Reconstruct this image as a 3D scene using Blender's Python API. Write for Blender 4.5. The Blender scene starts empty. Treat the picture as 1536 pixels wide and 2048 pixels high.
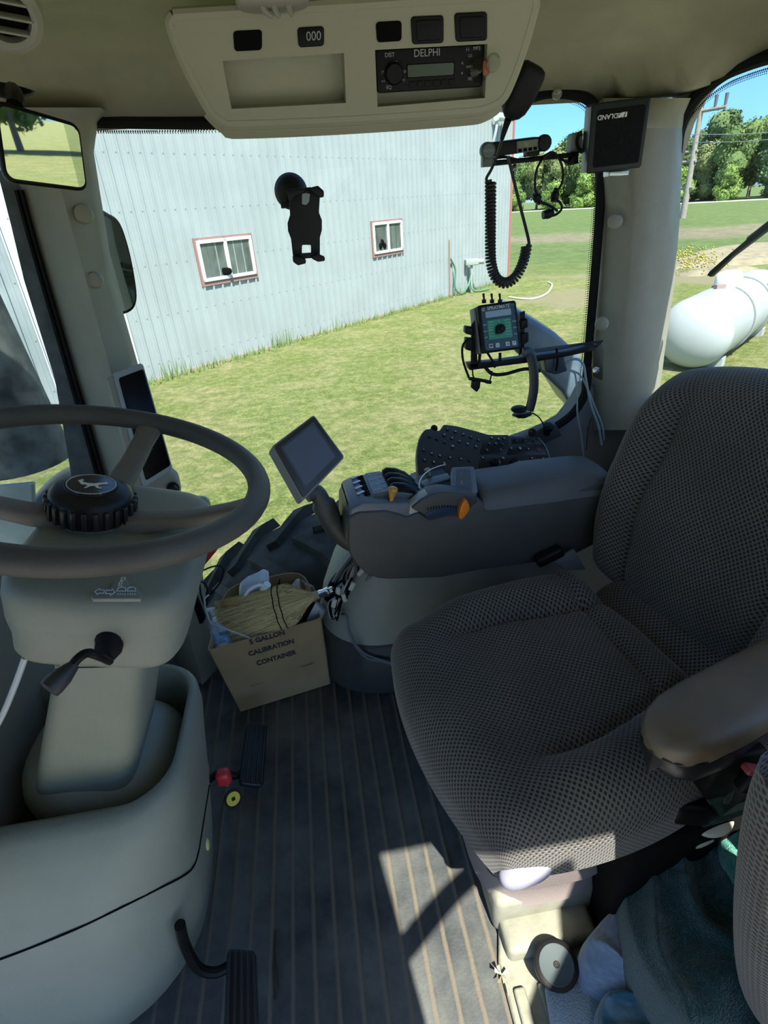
import bpy, bmesh, math, random
from mathutils import Vector as V, Matrix, noise
S = bpy.context.scene
COL = S.collection
# ---------------------------------------------------------------- camera
FPX, ZC = 1098.0, 1.4
_y, _p, _s, _c = math.radians(6.4), math.radians(-28.8), .076, .9971
FW = V((math.sin(_y)*math.cos(_p), math.cos(_y)*math.cos(_p), math.sin(_p)))
_r0 = V((math.cos(_y), -math.sin(_y), 0)); _u0 = _r0.cross(FW)
CR = (_r0*_c - _u0*_s).normalized(); CU = (_r0*_s + _u0*_c).normalized()
CC = V((0, 0, ZC))
cd = bpy.data.cameras.new('camera'); cam = bpy.data.objects.new('camera', cd); COL.objects.link(cam)
M = Matrix((CR, CU, -FW)).transposed().to_4x4(); M.translation = CC
cam.matrix_world = M
cd.sensor_fit = 'VERTICAL'; cd.sensor_height = 36; cd.lens = 36*FPX/2048; cd.clip_start = .02; cd.clip_end = 2000
S.camera = cam
S.view_settings.view_transform = 'Standard'; S.view_settings.look = 'None'
S.view_settings.gamma = 1; S.view_settings.exposure = 0.0; S.view_settings.use_curve_mapping = False
# ---------------------------------------------------------------- sky and sun
SUN_EL, SUN_AZ = math.radians(57), (0.13, -1.0)          # towards the sun, in plan
_h = V((SUN_AZ[0], SUN_AZ[1], 0)).normalized()
SUND = V((_h.x*math.cos(SUN_EL), _h.y*math.cos(SUN_EL), math.sin(SUN_EL)))
w = bpy.data.worlds.new('sky'); S.world = w; w.use_nodes = True
wn = w.node_tree.nodes; wl = w.node_tree.links; wn.clear()
sk = wn.new('ShaderNodeTexSky'); sk.sky_type = 'NISHITA'; sk.sun_disc = False
sk.sun_elevation = SUN_EL; sk.sun_rotation = math.atan2(SUND.x, SUND.y); sk.air_density = 1.0; sk.dust_density = .6; sk.ozone_density = 1.4
bg = wn.new('ShaderNodeBackground'); bg.inputs[1].default_value = .50
tc = wn.new('ShaderNodeTexCoord'); mp = wn.new('ShaderNodeMapping'); mp.inputs['Scale'].default_value = (1, 1, 3.2)
cn = wn.new('ShaderNodeTexNoise'); cn.inputs['Scale'].default_value = 3.4; cn.inputs['Detail'].default_value = 7; cn.inputs['Roughness'].default_value = .55
cr = wn.new('ShaderNodeValToRGB'); cr.color_ramp.elements[0].position = .60; cr.color_ramp.elements[1].position = .78
mx = wn.new('ShaderNodeMix'); mx.data_type = 'RGBA'; mx.inputs[7].default_value = (3.6, 3.8, 4.0, 1)
wo = wn.new('ShaderNodeOutputWorld')
wl.new(tc.outputs['Generated'], mp.inputs[0]); wl.new(mp.outputs[0], cn.inputs['Vector']); wl.new(cn.outputs['Fac'], cr.inputs[0])
wl.new(cr.outputs[0], mx.inputs[0]); hs = wn.new('ShaderNodeHueSaturation'); hs.inputs['Saturation'].default_value = 1.12; wl.new(sk.outputs[0], hs.inputs['Color']); tn = wn.new('ShaderNodeMix'); tn.data_type = 'RGBA'; tn.blend_type = 'MULTIPLY'; tn.inputs[0].default_value = 1; szz = wn.new('ShaderNodeSeparateXYZ'); wl.new(tc.outputs['Generated'], szz.inputs[0]); gr = wn.new('ShaderNodeValToRGB'); gr.color_ramp.elements[0].position = 0; gr.color_ramp.elements[0].color = (.23, .42, .70, 1); gr.color_ramp.elements[1].position = .7; gr.color_ramp.elements[1].color = (.95, .88, .80, 1); ge_ = gr.color_ramp.elements.new(.2); ge_.color = (.36, .54, .82, 1); wl.new(szz.outputs[2], gr.inputs[0]); wl.new(gr.outputs[0], tn.inputs[7]); wl.new(hs.outputs[0], tn.inputs[6]); wl.new(tn.outputs[2], mx.inputs[6]); wl.new(mx.outputs[2], bg.inputs[0]); wl.new(bg.outputs[0], wo.inputs[0])
sl = bpy.data.lights.new('sun', 'SUN'); sl.energy = 16; sl.angle = math.radians(.55); sl.color = (1, .96, .88)
so = bpy.data.objects.new('sun', sl); COL.objects.link(so); so.rotation_euler = SUND.to_track_quat('Z', 'Y').to_euler()

# ---------------------------------------------------------------- helpers
def ray(px, py): return FW + CR*((px-768)/FPX) + CU*((1024-py)/FPX)
def at(px, py, x=None, y=None, z=None, d=None):
    v = ray(px, py)
    t = x/v.x if x is not None else y/v.y if y is not None else (z-ZC)/v.z if z is not None else d
    return CC + v*t
def onp(px, py, o, n):
    v = ray(px, py); return CC + v*(n.dot(o-CC)/n.dot(v))
def catmull(P, k=6, closed=False):
    P = [V(p) for p in P]; n = len(P)
    if k <= 1 or n < 3: return P
    out = []
    for i in range(n if closed else n-1):
        g = (lambda j: P[j % n]) if closed else (lambda j: P[max(0, min(n-1, j))])
        a, b, c, d = g(i-1), g(i), g(i+1), g(i+2)
        for s in range(k):
            t = s/k
            out.append(.5*((2*b)+(c-a)*t+(2*a-5*b+4*c-d)*t*t+(3*b-a-3*c+d)*t**3))
    if not closed: out.append(P[-1])
    return out
class B:
    def __init__(s): s.bm = bmesh.new()
    def merge(s, t):
        me = bpy.data.meshes.new('tmp'); t.to_mesh(me); t.free(); s.bm.from_mesh(me); bpy.data.meshes.remove(me); return s
    def box(s, c, size, R=None, bev=0, seg=3):
        t = bmesh.new(); bmesh.ops.create_cube(t, size=1)
        for v in t.verts: v.co = V((v.co.x*size[0], v.co.y*size[1], v.co.z*size[2]))
        if bev: bmesh.ops.bevel(t, geom=t.edges[:], offset=min(bev, min(size)*.49), segments=seg, profile=.5, affect='EDGES')
        for v in t.verts: v.co = (R @ v.co if R is not None else v.co) + V(c)
        return s.merge(t)
    def prism(s, P, vec, bev=0, seg=3):
        t = bmesh.new(); vs = [t.verts.new(V(p)) for p in P]; f = t.faces.new(vs)
        r = bmesh.ops.extrude_face_region(t, geom=[f])
        for e in r['geom']:
            if isinstance(e, bmesh.types.BMVert): e.co += V(vec)
        bmesh.ops.recalc_face_normals(t, faces=t.faces[:])
        if bev:
            ed = [e for e in t.edges if len(e.link_faces) == 2 and e.calc_face_angle(0) > .5]
            bmesh.ops.bevel(t, geom=ed, offset=bev, segments=seg, profile=.5, affect='EDGES', clamp_overlap=True)
        return s.merge(t)
    def loft(s, rings, caps=True, closed=True):
        t = bmesh.new(); rows = [[t.verts.new(V(p)) for p in r] for r in rings]; n = len(rows[0])
        for a, b in zip(rows, rows[1:]):
            for i in range(n if closed else n-1):
                j = (i+1) % n
                try: t.faces.new((a[i], a[j], b[j], b[i]))
                except ValueError: pass
        if caps and closed:
            for r in (rows[0], rows[-1]):
                try: t.faces.new(r)
                except ValueError: pass
        bmesh.ops.recalc_face_normals(t, faces=t.faces[:])
        return s.merge(t)
    def tube(s, P, r, n=8, k=5, closed=False, flat=None):
        P = catmull(P, k, closed); m = len(P); rr = r if isinstance(r, (list, tuple)) else [r]*m
        if len(rr) != m: rr = [rr[0]+(rr[-1]-rr[0])*i/(m-1) for i in range(m)] if len(rr) == 2 else [rr[min(len(rr)-1, int(i*len(rr)/m))] for i in range(m)]
        rings = []; up = None
        for i, p in enumerate(P):
            d = (P[(i+1) % m]-P[i-1] if closed else P[min(m-1, i+1)]-P[max(0, i-1)])
            if d.length < 1e-9: d = V((0, 0, 1))
            d.normalize()
            if up is None: up = V(flat) if flat else (V((0, 0, 1)) if abs(d.z) < .9 else V((1, 0, 0)))
            if flat: up = V(flat)
            a = (up - d*up.dot(d)).normalized(); up = a; b = d.cross(a)
            kx = 1 if not flat else .35
            rings.append([p+(a*math.cos(q)*(rr[i]*kx)+b*math.sin(q)*rr[i]) for q in (2*math.pi*j/n for j in range(n))])
        if closed: rings.append(rings[0])
        return s.loft(rings, caps=not closed)
    def cyl(s, p0, p1, r0, r1=None, n=24): 
        return s.tube([p0, p1], [r0, r0 if r1 is None else r1], n=n, k=1)
    def lathe(s, o, ax, prof, n=28):
        ax = V(ax).normalized(); a = ax.orthogonal().normalized(); b = ax.cross(a); o = V(o)
        return s.loft([[o+ax*h+(a*math.cos(q)+b*math.sin(q))*max(r, 1e-4) for q in (2*math.pi*j/n for j in range(n))] for r, h in prof])
    def ell(s, c, r, R=None, e=1.0, e2=None, nu=28, nv=16, fn=None):
        e2 = e2 or e; f = lambda x, p: math.copysign(abs(x)**p, x); c = V(c); rings = []
        for i in range(nv+1):
            ph = -math.pi/2+math.pi*i/nv; cz, sz = max(f(math.cos(ph), e2), 1e-4), f(math.sin(ph), e2); ring = []
            for j in range(nu):
                q = 2*math.pi*j/nu; p = V((r[0]*cz*f(math.cos(q), e), r[1]*cz*f(math.sin(q), e), r[2]*sz))
                if fn: p = fn(p)
                ring.append(c+(R @ p if R is not None else p))
            rings.append(ring)
        return s.loft(rings)
    def grid(s, fn, nu, nv):
        t = bmesh.new(); uv = t.loops.layers.uv.new('UVMap')
        g = [[t.verts.new(V(fn(i/nu, j/nv))) for j in range(nv+1)] for i in range(nu+1)]
        for i in range(nu):
            for j in range(nv):
                f = t.faces.new((g[i][j], g[i+1][j], g[i+1][j+1], g[i][j+1]))
                for l, (a, b) in zip(f.loops, ((i, j), (i+1, j), (i+1, j+1), (i, j+1))): l[uv].uv = (a/nu, b/nv)
        return s.merge(t)
    def text(s, st, fn, size=1.0, ex=.0, ax='CENTER', bold=0.0):
        """lettering, its vertices (x right, y up, in units of the letter height) sent through fn(x, y, z)"""
        cu = bpy.data.curves.new('t', 'FONT'); cu.body = st; cu.size = 1.0; cu.align_x = ax; cu.align_y = 'CENTER'; cu.offset = bold; cu.extrude = 0; cu.resolution_u = 3
        ob = bpy.data.objects.new('t', cu); COL.objects.link(ob); dg = bpy.context.evaluated_depsgraph_get()
        me = bpy.data.meshes.new_from_object(ob.evaluated_get(dg)); bpy.data.objects.remove(ob); bpy.data.curves.remove(cu)
        t = bmesh.new(); t.from_mesh(me); bpy.data.meshes.remove(me)
        for v in t.verts: v.co = fn(v.co.x*size, v.co.y*size, 0)
        return s.merge(t)
def O(name, b, m, parent=None, sub=0, solid=0, flat=False, sharp=.6, bevel=0, lab=None, recalc=False):
    bm = b.bm
    if recalc: bmesh.ops.recalc_face_normals(bm, faces=bm.faces[:])
    for f in bm.faces: f.smooth = not flat
    if not flat and not sub:
        for e in bm.edges:
            if len(e.link_faces) == 2 and e.calc_face_angle(0) > sharp: e.smooth = False
    me = bpy.data.meshes.new(name); bm.to_mesh(me); bm.free(); me.materials.append(m)
    o = bpy.data.objects.new(name, me); COL.objects.link(o)
    if parent:
        o.parent = parent          # meshes carry world coordinates: cancel the Empty's place, a mesh parent has none
        if parent.type == 'EMPTY': o.matrix_parent_inverse = Matrix.Translation(-parent.location)
    if solid: md = o.modifiers.new('solid', 'SOLIDIFY'); md.thickness = solid; md.offset = 0
    if bevel: md = o.modifiers.new('bevel', 'BEVEL'); md.width = bevel; md.segments = 2; md.limit_method = 'ANGLE'
    if sub: md = o.modifiers.new('sub', 'SUBSURF'); md.levels = sub; md.render_levels = sub
    if lab: o['label'] = lab
    return o
def T(name, label, cat, loc=(0, 0, 0), group=None):
    o = bpy.data.objects.new(name, None); COL.objects.link(o); o.location = loc; o.empty_display_size = .02
    o['label'] = label; o['category'] = cat
    if group: o['group'] = group
    return o
def tag(o, label, cat, group=None, kind=None):
    o['label'] = label; o['category'] = cat
    if group: o['group'] = group
    if kind: o['kind'] = kind
    return o
def struct(o, label=None, cat=None):
    o['kind'] = 'structure'
    if label: o['label'] = label
    if cat: o['category'] = cat
    return o
def dup(o, parent=None):
    c = o.copy(); COL.objects.link(c)
    if parent: c.parent = parent
    for ch in o.children: dup(ch, c)
    return c
class Q:
    """a flat face in space: four corners, (a, b) in 0..1 from its top-left, c metres out towards the cab"""
    def __init__(s, corners, d=None, n=None, pts=None, y=None, z=None):
        if pts: s.P = [V(p) for p in pts]
        else:
            cx = sum(c[0] for c in corners)/4; cy = sum(c[1] for c in corners)/4
            o = at(cx, cy, d=d, y=y, z=z); n = V(n).normalized(); s.P = [onp(c[0], c[1], o, n) for c in corners]
        s.n = (s.P[3]-s.P[0]).cross(s.P[1]-s.P[0]).normalized()
        if s.n.dot(CC-s.P[0]) < 0: s.n = -s.n
        s.w = ((s.P[1]-s.P[0]).length+(s.P[2]-s.P[3]).length)/2; s.h = ((s.P[3]-s.P[0]).length+(s.P[2]-s.P[1]).length)/2
        s.o = sum(s.P, V((0, 0, 0)))/4
        s.u = ((s.P[1]-s.P[0])+(s.P[2]-s.P[3])).normalized(); s.v = ((s.P[3]-s.P[0])+(s.P[2]-s.P[1])).normalized()
    def p(s, a, b, c=0):
        t = s.P[0].lerp(s.P[1], a) if True else 0; e = s.P[3].lerp(s.P[2], a); return t.lerp(e, b)+s.n*c
    def rr(s, a0, b0, a1, b1, r, c=0, n=4):
        """rounded rectangle outline, r in metres"""
        rx, ry = min(r/s.w, abs(a1-a0)*.49), min(r/s.h, abs(b1-b0)*.49); out = []
        for cx, cy, q0 in ((a0+rx, b0+ry, 180), (a1-rx, b0+ry, 270), (a1-rx, b1-ry, 0), (a0+rx, b1-ry, 90)):
            for k in range(n+1):
                q = math.radians(q0+90*k/n); out.append(s.p(cx+rx*math.cos(q), cy+ry*math.sin(q), c))
        return out
    def slab(s, b, a0, b0, a1, b1, r, c0, c1, bev=0): return b.prism(s.rr(a0, b0, a1, b1, r, c0), s.n*(c1-c0), bev)
    def write(s, b, st, a, bb, h, c, sx=1.0, ang=0, ax='CENTER', bold=0.0, flip=False):
        ca, sa = math.cos(ang), math.sin(ang)
        def f(x, y, z):
            x, y = (x*sx, y); 
            if flip: x, y = -x, -y
            x, y = x*ca-y*sa, x*sa+y*ca
            return s.p(a+x*h/s.w, bb-y*h/s.h, c)
        return b.text(st, f, ax=ax, bold=bold)
# ---------------------------------------------------------------- materials
def mat(name, col, rough=.6, metal=0, bump=0, bscale=300, var=0, vscale=8, spec=.5, col2=None, coat=0, dirt=0, sheen=0):
    m = bpy.data.materials.new(name); m.use_nodes = True; n = m.node_tree.nodes; l = m.node_tree.links
    p = n['Principled BSDF']; p.inputs['Base Color'].default_value = (*col, 1); p.inputs['Roughness'].default_value = rough
    p.inputs['Metallic'].default_value = metal; p.inputs['Specular IOR Level'].default_value = spec; p.inputs['Coat Weight'].default_value = coat
    if sheen: p.inputs['Sheen Weight'].default_value = sheen; p.inputs['Sheen Roughness'].default_value = .4
    tc = n.new('ShaderNodeTexCoord')
    if var or col2:
        t = n.new('ShaderNodeTexNoise'); t.inputs['Scale'].default_value = vscale; t.inputs['Detail'].default_value = 6; l.new(tc.outputs['Object'], t.inputs['Vector'])
        r = n.new('ShaderNodeValToRGB'); r.color_ramp.elements[0].position = .35; r.color_ramp.elements[1].position = .68
        c2 = col2 or tuple(min(1, c*(1+var)) for c in col); c1 = col if col2 else tuple(c*(1-var) for c in col)
        r.color_ramp.elements[0].color = (*c1, 1); r.color_ramp.elements[1].color = (*c2, 1)
        l.new(t.outputs['Fac'], r.inputs[0]); l.new(r.outputs[0], p.inputs['Base Color'])
    if bump:
        t = n.new('ShaderNodeTexNoise'); t.inputs['Scale'].default_value = bscale; t.inputs['Detail'].default_value = 3; l.new(tc.outputs['Object'], t.inputs['Vector'])
        b = n.new('ShaderNodeBump'); b.inputs['Strength'].default_value = bump; b.inputs['Distance'].default_value = .002
        l.new(t.outputs['Fac'], b.inputs['Height']); l.new(b.outputs[0], p.inputs['Normal'])
    return m
def nodes(m): return m.node_tree.nodes, m.node_tree.links, m.node_tree.nodes['Principled BSDF']
def glassmat(name, tint=(.45, .5, .47), refl=1.0, haze=0, rough=0):
    m = bpy.data.materials.new(name); m.use_nodes = True; n = m.node_tree.nodes; l = m.node_tree.links; n.clear()
    o = n.new('ShaderNodeOutputMaterial'); t = n.new('ShaderNodeBsdfTransparent'); t.inputs[0].default_value = (*tint, 1)
    g = n.new('ShaderNodeBsdfGlossy'); g.inputs['Roughness'].default_value = rough; fr = n.new('ShaderNodeFresnel')
    ge = n.new('ShaderNodeNewGeometry'); io = n.new('ShaderNodeMapRange'); io.inputs[3].default_value = 1.45; io.inputs[4].default_value = 1/1.45   # a thin pane reflects alike from both sides
    l.new(ge.outputs['Backfacing'], io.inputs[0]); l.new(io.outputs[0], fr.inputs[0])
    k = n.new('ShaderNodeMath'); k.operation = 'MULTIPLY'; k.inputs[1].default_value = refl; x = n.new('ShaderNodeMixShader')
    l.new(fr.outputs[0], k.inputs[0]); l.new(k.outputs[0], x.inputs[0]); l.new(t.outputs[0], x.inputs[1]); l.new(g.outputs[0], x.inputs[2])
    last = x
    if haze:
        d = n.new('ShaderNodeBsdfDiffuse'); d.inputs[0].default_value = (.55, .6, .6, 1); x2 = n.new('ShaderNodeMixShader')
        tc = n.new('ShaderNodeTexCoord'); ns = n.new('ShaderNodeTexNoise'); ns.inputs['Scale'].default_value = 5; ns.inputs['Detail'].default_value = 8
        r = n.new('ShaderNodeMapRange'); r.inputs[1].default_value = .4; r.inputs[2].default_value = .8; r.inputs[3].default_value = 0; r.inputs[4].default_value = haze
        l.new(tc.outputs['Object'], ns.inputs['Vector']); l.new(ns.outputs['Fac'], r.inputs[0]); l.new(r.outputs[0], x2.inputs[0]); l.new(x.outputs[0], x2.inputs[1]); l.new(d.outputs[0], x2.inputs[2]); last = x2
    l.new(last.outputs[0], o.inputs[0]); return m
BEIGE = mat('beige_plastic', (.285, .27, .215), .55, bump=.25, bscale=900, var=.05, vscale=14)
BEIGEP = mat('pedestal_plastic', (.205, .22, .18), .5, bump=.3, bscale=700, var=.05, vscale=9)
LINER = mat('headliner_fabric', (.36, .33, .225), .95, bump=.5, bscale=500, var=.12, vscale=6)
TRIM = mat('overhead_plastic', (.34, .325, .235), .6, bump=.2, bscale=800)
GREY = mat('charcoal_plastic', (.05, .052, .05), .42, bump=.3, bscale=1200, var=.08, vscale=20)
GREYB = mat('slate_label', (.16, .19, .24), .4, bump=.1)
MIDG = mat('grey_plastic', (.20, .20, .19), .5, bump=.25, bscale=900)
BLACK = mat('black_plastic', (.005, .005, .005), .45, bump=.1, bscale=800, spec=.18)
RUBBER = mat('black_rubber', (.008, .008, .008), .8, spec=.2, bump=.3, bscale=200)
MATTE = mat('matte_black', (.004, .004, .004), .9, spec=.1)
STEEL = mat('steel', (.55, .55, .55), .3, metal=1)
CHROME = mat('chrome', (.8, .8, .8), .12, metal=1)
WHITE = mat('white_print', (.75, .75, .72), .6)
DIMPRINT = mat('grey_print', (.35, .36, .35), .6)
WHITEP = mat('white_plastic', (.75, .77, .78), .35)
RED = mat('red_plastic', (.45, .02, .02), .5)
GLASS = glassmat('tinted_glass', (.78, .815, .79), .3)
GLASSD = glassmat('dusty_glass', (.76, .80, .79), .3, haze=.22)
MIRROR = mat('mirror_glass', (.58, .61, .59), .015, metal=1)
# ================================================================ THE SETTING: cab shell
def sm(t): t = max(0, min(1, t)); return t*t*(3-2*t)
XL, XR, YN, YF = -1.2, 1.0, -.265, 1.6
# floor mat: raised ribs running across the cab, worn and dirty
def floor_mat():
    m = mat('ribbed_floor_mat', (.04, .045, .045), .7, bump=.4, bscale=160); n, l, p = nodes(m)
    tc = n.new('ShaderNodeTexCoord'); sx = n.new('ShaderNodeSeparateXYZ'); l.new(tc.outputs['Object'], sx.inputs[0])
    nz = n.new('ShaderNodeTexNoise'); nz.inputs['Scale'].default_value = 30; nz.inputs['Detail'].default_value = 4; l.new(tc.outputs['Object'], nz.inputs['Vector'])
    def mth(op, a, b=None, c=None):
        k = n.new('ShaderNodeMath'); k.operation = op
        for i, q in enumerate((a, b, c)):
            if q is None: continue
            if isinstance(q, (int, float)): k.inputs[i].default_value = q
            else: l.new(q, k.inputs[i])
        return k.outputs[0]
    xs = mth('ADD', sx.outputs[0], mth('MULTIPLY', nz.outputs['Fac'], .004))
    fr = mth('FRACT', mth('DIVIDE', mth('ADD', xs, 10.0), .047)); d = mth('ABSOLUTE', mth('SUBTRACT', fr, .5))
    line = mth('SMOOTH_MIN', mth('MULTIPLY', mth('MAXIMUM', mth('SUBTRACT', .13, d), 0.0), 12.0), 1.0, .1)
    bn = n.new('ShaderNodeTexNoise'); bn.inputs['Scale'].default_value = 3.2; bn.inputs['Detail'].default_value = 9; bn.inputs['Roughness'].default_value = .65; l.new(tc.outputs['Object'], bn.inputs['Vector'])
    r = n.new('ShaderNodeValToRGB'); r.color_ramp.elements[0].position = .38; r.color_ramp.elements[0].color = (.024, .029, .031, 1); r.color_ramp.elements[1].position = .7; r.color_ramp.elements[1].color = (.13, .135, .115, 1)
    l.new(bn.outputs['Fac'], r.inputs[0])
    mx = n.new('ShaderNodeMix'); mx.data_type = 'RGBA'; mx.inputs[7].default_value = (.14, .115, .078, 1); l.new(r.outputs[0], mx.inputs[6]); l.new(mth('MULTIPLY', line, .8), mx.inputs[0]); l.new(mx.outputs[2], p.inputs['Base Color'])
    return m
FLOORM = floor_mat()
b = B()
def fl(u, v):
    x = XL+(XR-XL)*u; k = abs(((x+10)/.047) % 1-.5)
    return (x, -.02+1.66*v, .003*max(0, 1-(k/.13)**2) if k < .13 else 0)
b.grid(fl, 47*10, 4); O_ = O('floor', b, FLOORM); struct(O_)
b = B(); b.box((-.1, .8, -.04), (2.2, 1.66, .07)); struct(O('trim_2', b, GREY))
# dusty tan pan beside the seat, lit by the sun
PAN = mat('dusty_tan_plastic', (.21, .21, .155), .75, bump=.5, bscale=90, var=.16, vscale=26)
b = B(); b.prism([(.215, .0, 0), (.225, .52, 0), (.26, .62, 0), (.6, .62, 0), (.6, 0, 0)], (0, 0, .018), .008)
b.prism([(.235, .36, .018), (.238, .47, .018), (.262, .47, .018), (.259, .36, .018)], (0, 0, .012), .006)
b.prism([(.285, .36, .018), (.288, .47, .018), (.36, .47, .018), (.36, .36, .018)], (0, 0, .010), .006)
struct(O('trim_3', b, PAN))

# roof and headliner
def ceil_z(x, y):
    dx = min(x-XL, XR-x); dy = YF-y
    zb = 1.602+.04*sm((1.5-y)/.3)
    k = min(1, math.hypot(max(0, .32-dx), max(0, .32-dy))/.32) if (dx < .32 and dy < .32) else 1-min(1, min(dx, dy)/.32)
    return zb+(1.735-zb)*math.sqrt(max(0, 1-k*k))
b = B(); b.grid(lambda u, v: (XL+(XR-XL)*u, YN-.02+(YF-YN+.02)*v, ceil_z(XL+(XR-XL)*u, YN-.02+(YF-YN+.02)*v)), 44, 40)
struct(O('ceiling', b, LINER, solid=.006))
b = B(); b.prism([(XL-.05, YN-.03, 1.76), (XR+.1, YN-.03, 1.76), (XR+.1, 1.72, 1.76), (XL-.05, 1.72, 1.76)], (0, 0, .14), .03); struct(O('trim_1', b, BEIGE))
b = B(); b.box((-.1, YN-.03, 1.77), (2.24, .03, .14), bev=.01); struct(O('trim_4', b, BLACK))
# unseen panel added beside the open doorway to shade the floor
b = B(); b.prism([(-1.2, -.31, .72), (.12, -.31, .72), (.155, -.31, .95), (.155, -.31, 1.78), (-1.2, -.31, 1.78)], (0, .03, 0), .01); struct(O('shade_panel', b, BEIGE))
b = B(); b.prism([(.33, -.31, 0), (.33, -.31, 1.0), (.345, -.31, 1.12), (.46, -.31, 1.29), (.56, -.31, 1.62), (.60, -.31, 1.78), (.80, -.31, 1.78), (.74, -.31, 1.3), (.68, -.31, 0)], (0, .05, 0), .02); struct(O('shade_post', b, BEIGE))  # unseen door post, its outline shaped to cast the slanting floor shadow
b = B(); b.tube([(.15, -.30, 1.37), (.28, -.30, 1.50), (.42, -.30, 1.61)], .022, n=8); struct(O('shade_bar', b, BLACK))  # unseen bar added across the doorway to cast the diagonal shadow band

# right wall under the curved window edge
WALLG = mat('side_panel_plastic', (.13, .135, .14), .5, bump=.3, bscale=800, var=.08)
pl = [(1330, 700), (1330, 800), (1215, 772), (1176, 774), (1160, 805), (1132, 842), (1090, 866), (1040, 884), (950, 915), (830, 965), (740, 1040), (690, 1110), (655, 1180), (640, 1260)]
P = [at(a, c, y=1.57) for a, c in pl[1:]]
P = [V((1.0, 1.57, P[1].z+.01))]+P[2:]+[V((-.16, 1.57, .14)), V((-.45, 1.57, .14)), V((-1.2, 1.57, .14)), V((-1.2, 1.57, 0)), V((1.0, 1.57, 0))]
b = B(); b.prism(P, (0, .07, 0)); struct(O('wall_right', b, WALLG))
# dark hard edge strip following the window sill
SILL = [at(a, c, y=1.56) for a, c in [(1178, 735), (1170, 786), (1150, 822), (1122, 846), (1080, 868), (1020, 890), (940, 918), (830, 965), (740, 1040), (690, 1110)]]
b = B(); b.tube(SILL, .013, n=8); struct(O('trim_5', b, RUBBER))
# pillars ---------------------------------------------------------
def colrow(py, xs, ys): return [at(x, py, y=y) for x, y in zip(xs, ys)]
rows = []
for py, xs in [(196, (1206, 1250, 1300, 1376, 1390)), (228, (1200, 1242, 1276, 1357, 1372)), (256, (1193, 1238, 1266, 1349, 1366)), (430, (1212, 1232, 1268, 1334, 1360)), (560, (1203, 1222, 1258, 1321, 1350)), (700, (1190, 1205, 1246, 1304, 1330)), (780, (1184, 1198, 1236, 1297, 1320)), (860, (1180, 1194, 1226, 1287, 1310))]:
    q = colrow(py, xs, (1.585, 1.55, 1.50, 1.49, 1.56)); q.append(V((q[4].x-.02, 1.62, q[4].z))); q.append(V((q[0].x, 1.62, q[0].z))); rows.append(q)
b = B(); b.loft(rows[2:]); struct(O('trim_6', b, BEIGE, sharp=1.2))
b = B(); b.loft([[V((p.x+(.0 if i not in (3, 4) else .0), p.y, p.z)) for i, p in enumerate(r)] for r in rows[:3]]); struct(O('trim_7', b, LINER, sharp=1.2))
rows = []
for py, xs in [(215, (-10, 60, 200)), (238, (10, 80, 180)), (300, (20, 95, 172)), (380, (42, 122, 185)), (470, (66, 147, 200)), (560, (92, 172, 214)), (760, (150, 226, 272)), (950, (207, 282, 333)), (1100, (262, 332, 386)), (1240, (320, 368, 412)), (1330, (357, 395, 430)), (1385, (382, 408, 442))]:
    q = colrow(py, xs, (1.53, 1.47, 1.53)); q.append(V((q[2].x, 1.585, q[2].z))); q.append(V((q[0].x, 1.585, q[0].z))); rows.append(q)
b = B(); b.loft(rows); pa = struct(O('trim_8', b, BEIGE, sharp=1.3, bevel=.0))
# round caps on the pillars: separate screw covers
n_ = 0
capst = None
for (px, py, yy, nn, lab, r) in [(167, 428, 1.485, (.25, -1, .1), 'beige round screw cap, upper of two on the front pillar', .0205), (190, 560, 1.485, (.25, -1, .1), 'beige round screw cap, lower of two on the front pillar', .0185), (1230, 443, 1.52, (-.75, -1, 0), 'beige round screw cap on rear pillar, just under the speaker', .0185), (1203, 648, 1.505, (-.75, -1, 0), 'beige round screw cap on rear pillar, above the bent bracket', .0185)]:
    c = at(px, py, y=yy); k = T('screw_cap', lab, 'cap', c, 'round screw caps on the pillars')
    b = B(); b.lathe(c-V(nn).normalized()*.006, nn, [(0, 0), (r, 0), (r, .006), (r*.86, .012), (r*.5, .0145), (0, .015)]); O('cover', b, BEIGE, k)
# window glass, its rubber surround and dotted band
WIN = [(172, 252), (640, 246), (1030, 206), (1105, 186), (1150, 190), (1178, 204), (1196, 236), (1201, 300), (1192, 520), (1180, 700), (1170, 786), (1150, 822), (1122, 846), (1080, 868), (1020, 890), (940, 918), (830, 965), (740, 1040), (690, 1110), (655, 1180), (640, 1400), (420, 1400), (335, 935), (185, 380)]
GP = [at(a, c, y=1.6) for a, c in WIN]
GP = [p if p.z > .1 else V((p.x, 1.6, .1)) for p in GP]
b = B(); b.prism(GP, (0, .005, 0)); g = struct(O('window_1', b, GLASS, flat=True))
b = B()
def strip(pts, w, y0, dy): 
    pass
top = [at(a, c, y=1.592) for a, c in [(160, 242), (400, 246), (640, 240), (860, 216), (1030, 200), (1090, 186), (1135, 186), (1172, 196), (1196, 222), (1206, 262), (1203, 330), (1199, 430), (1189, 560), (1177, 700), (1170, 790)]]
b.tube(top, [.013]*((len(top)-1)*5+1), n=8); struct(O('trim_9', b, RUBBER))
b = B()
for a, c, d_, e_ in [((172, 256), (1030, 212), 1.598, 0)]:
    pass
dots = catmull([at(a, c, y=1.598) for a, c in [(178, 262), (300, 262), (430, 259), (700, 244), (1000, 216), (1040, 209), (1105, 197), (1140, 200), (1172, 216), (1188, 250), (1192, 300), (1188, 430), (1178, 560), (1167, 690), (1160, 760)]], 60)
ln = 0; last = dots[0]
ctr = V((.2, 1.598, 1.1))
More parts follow.
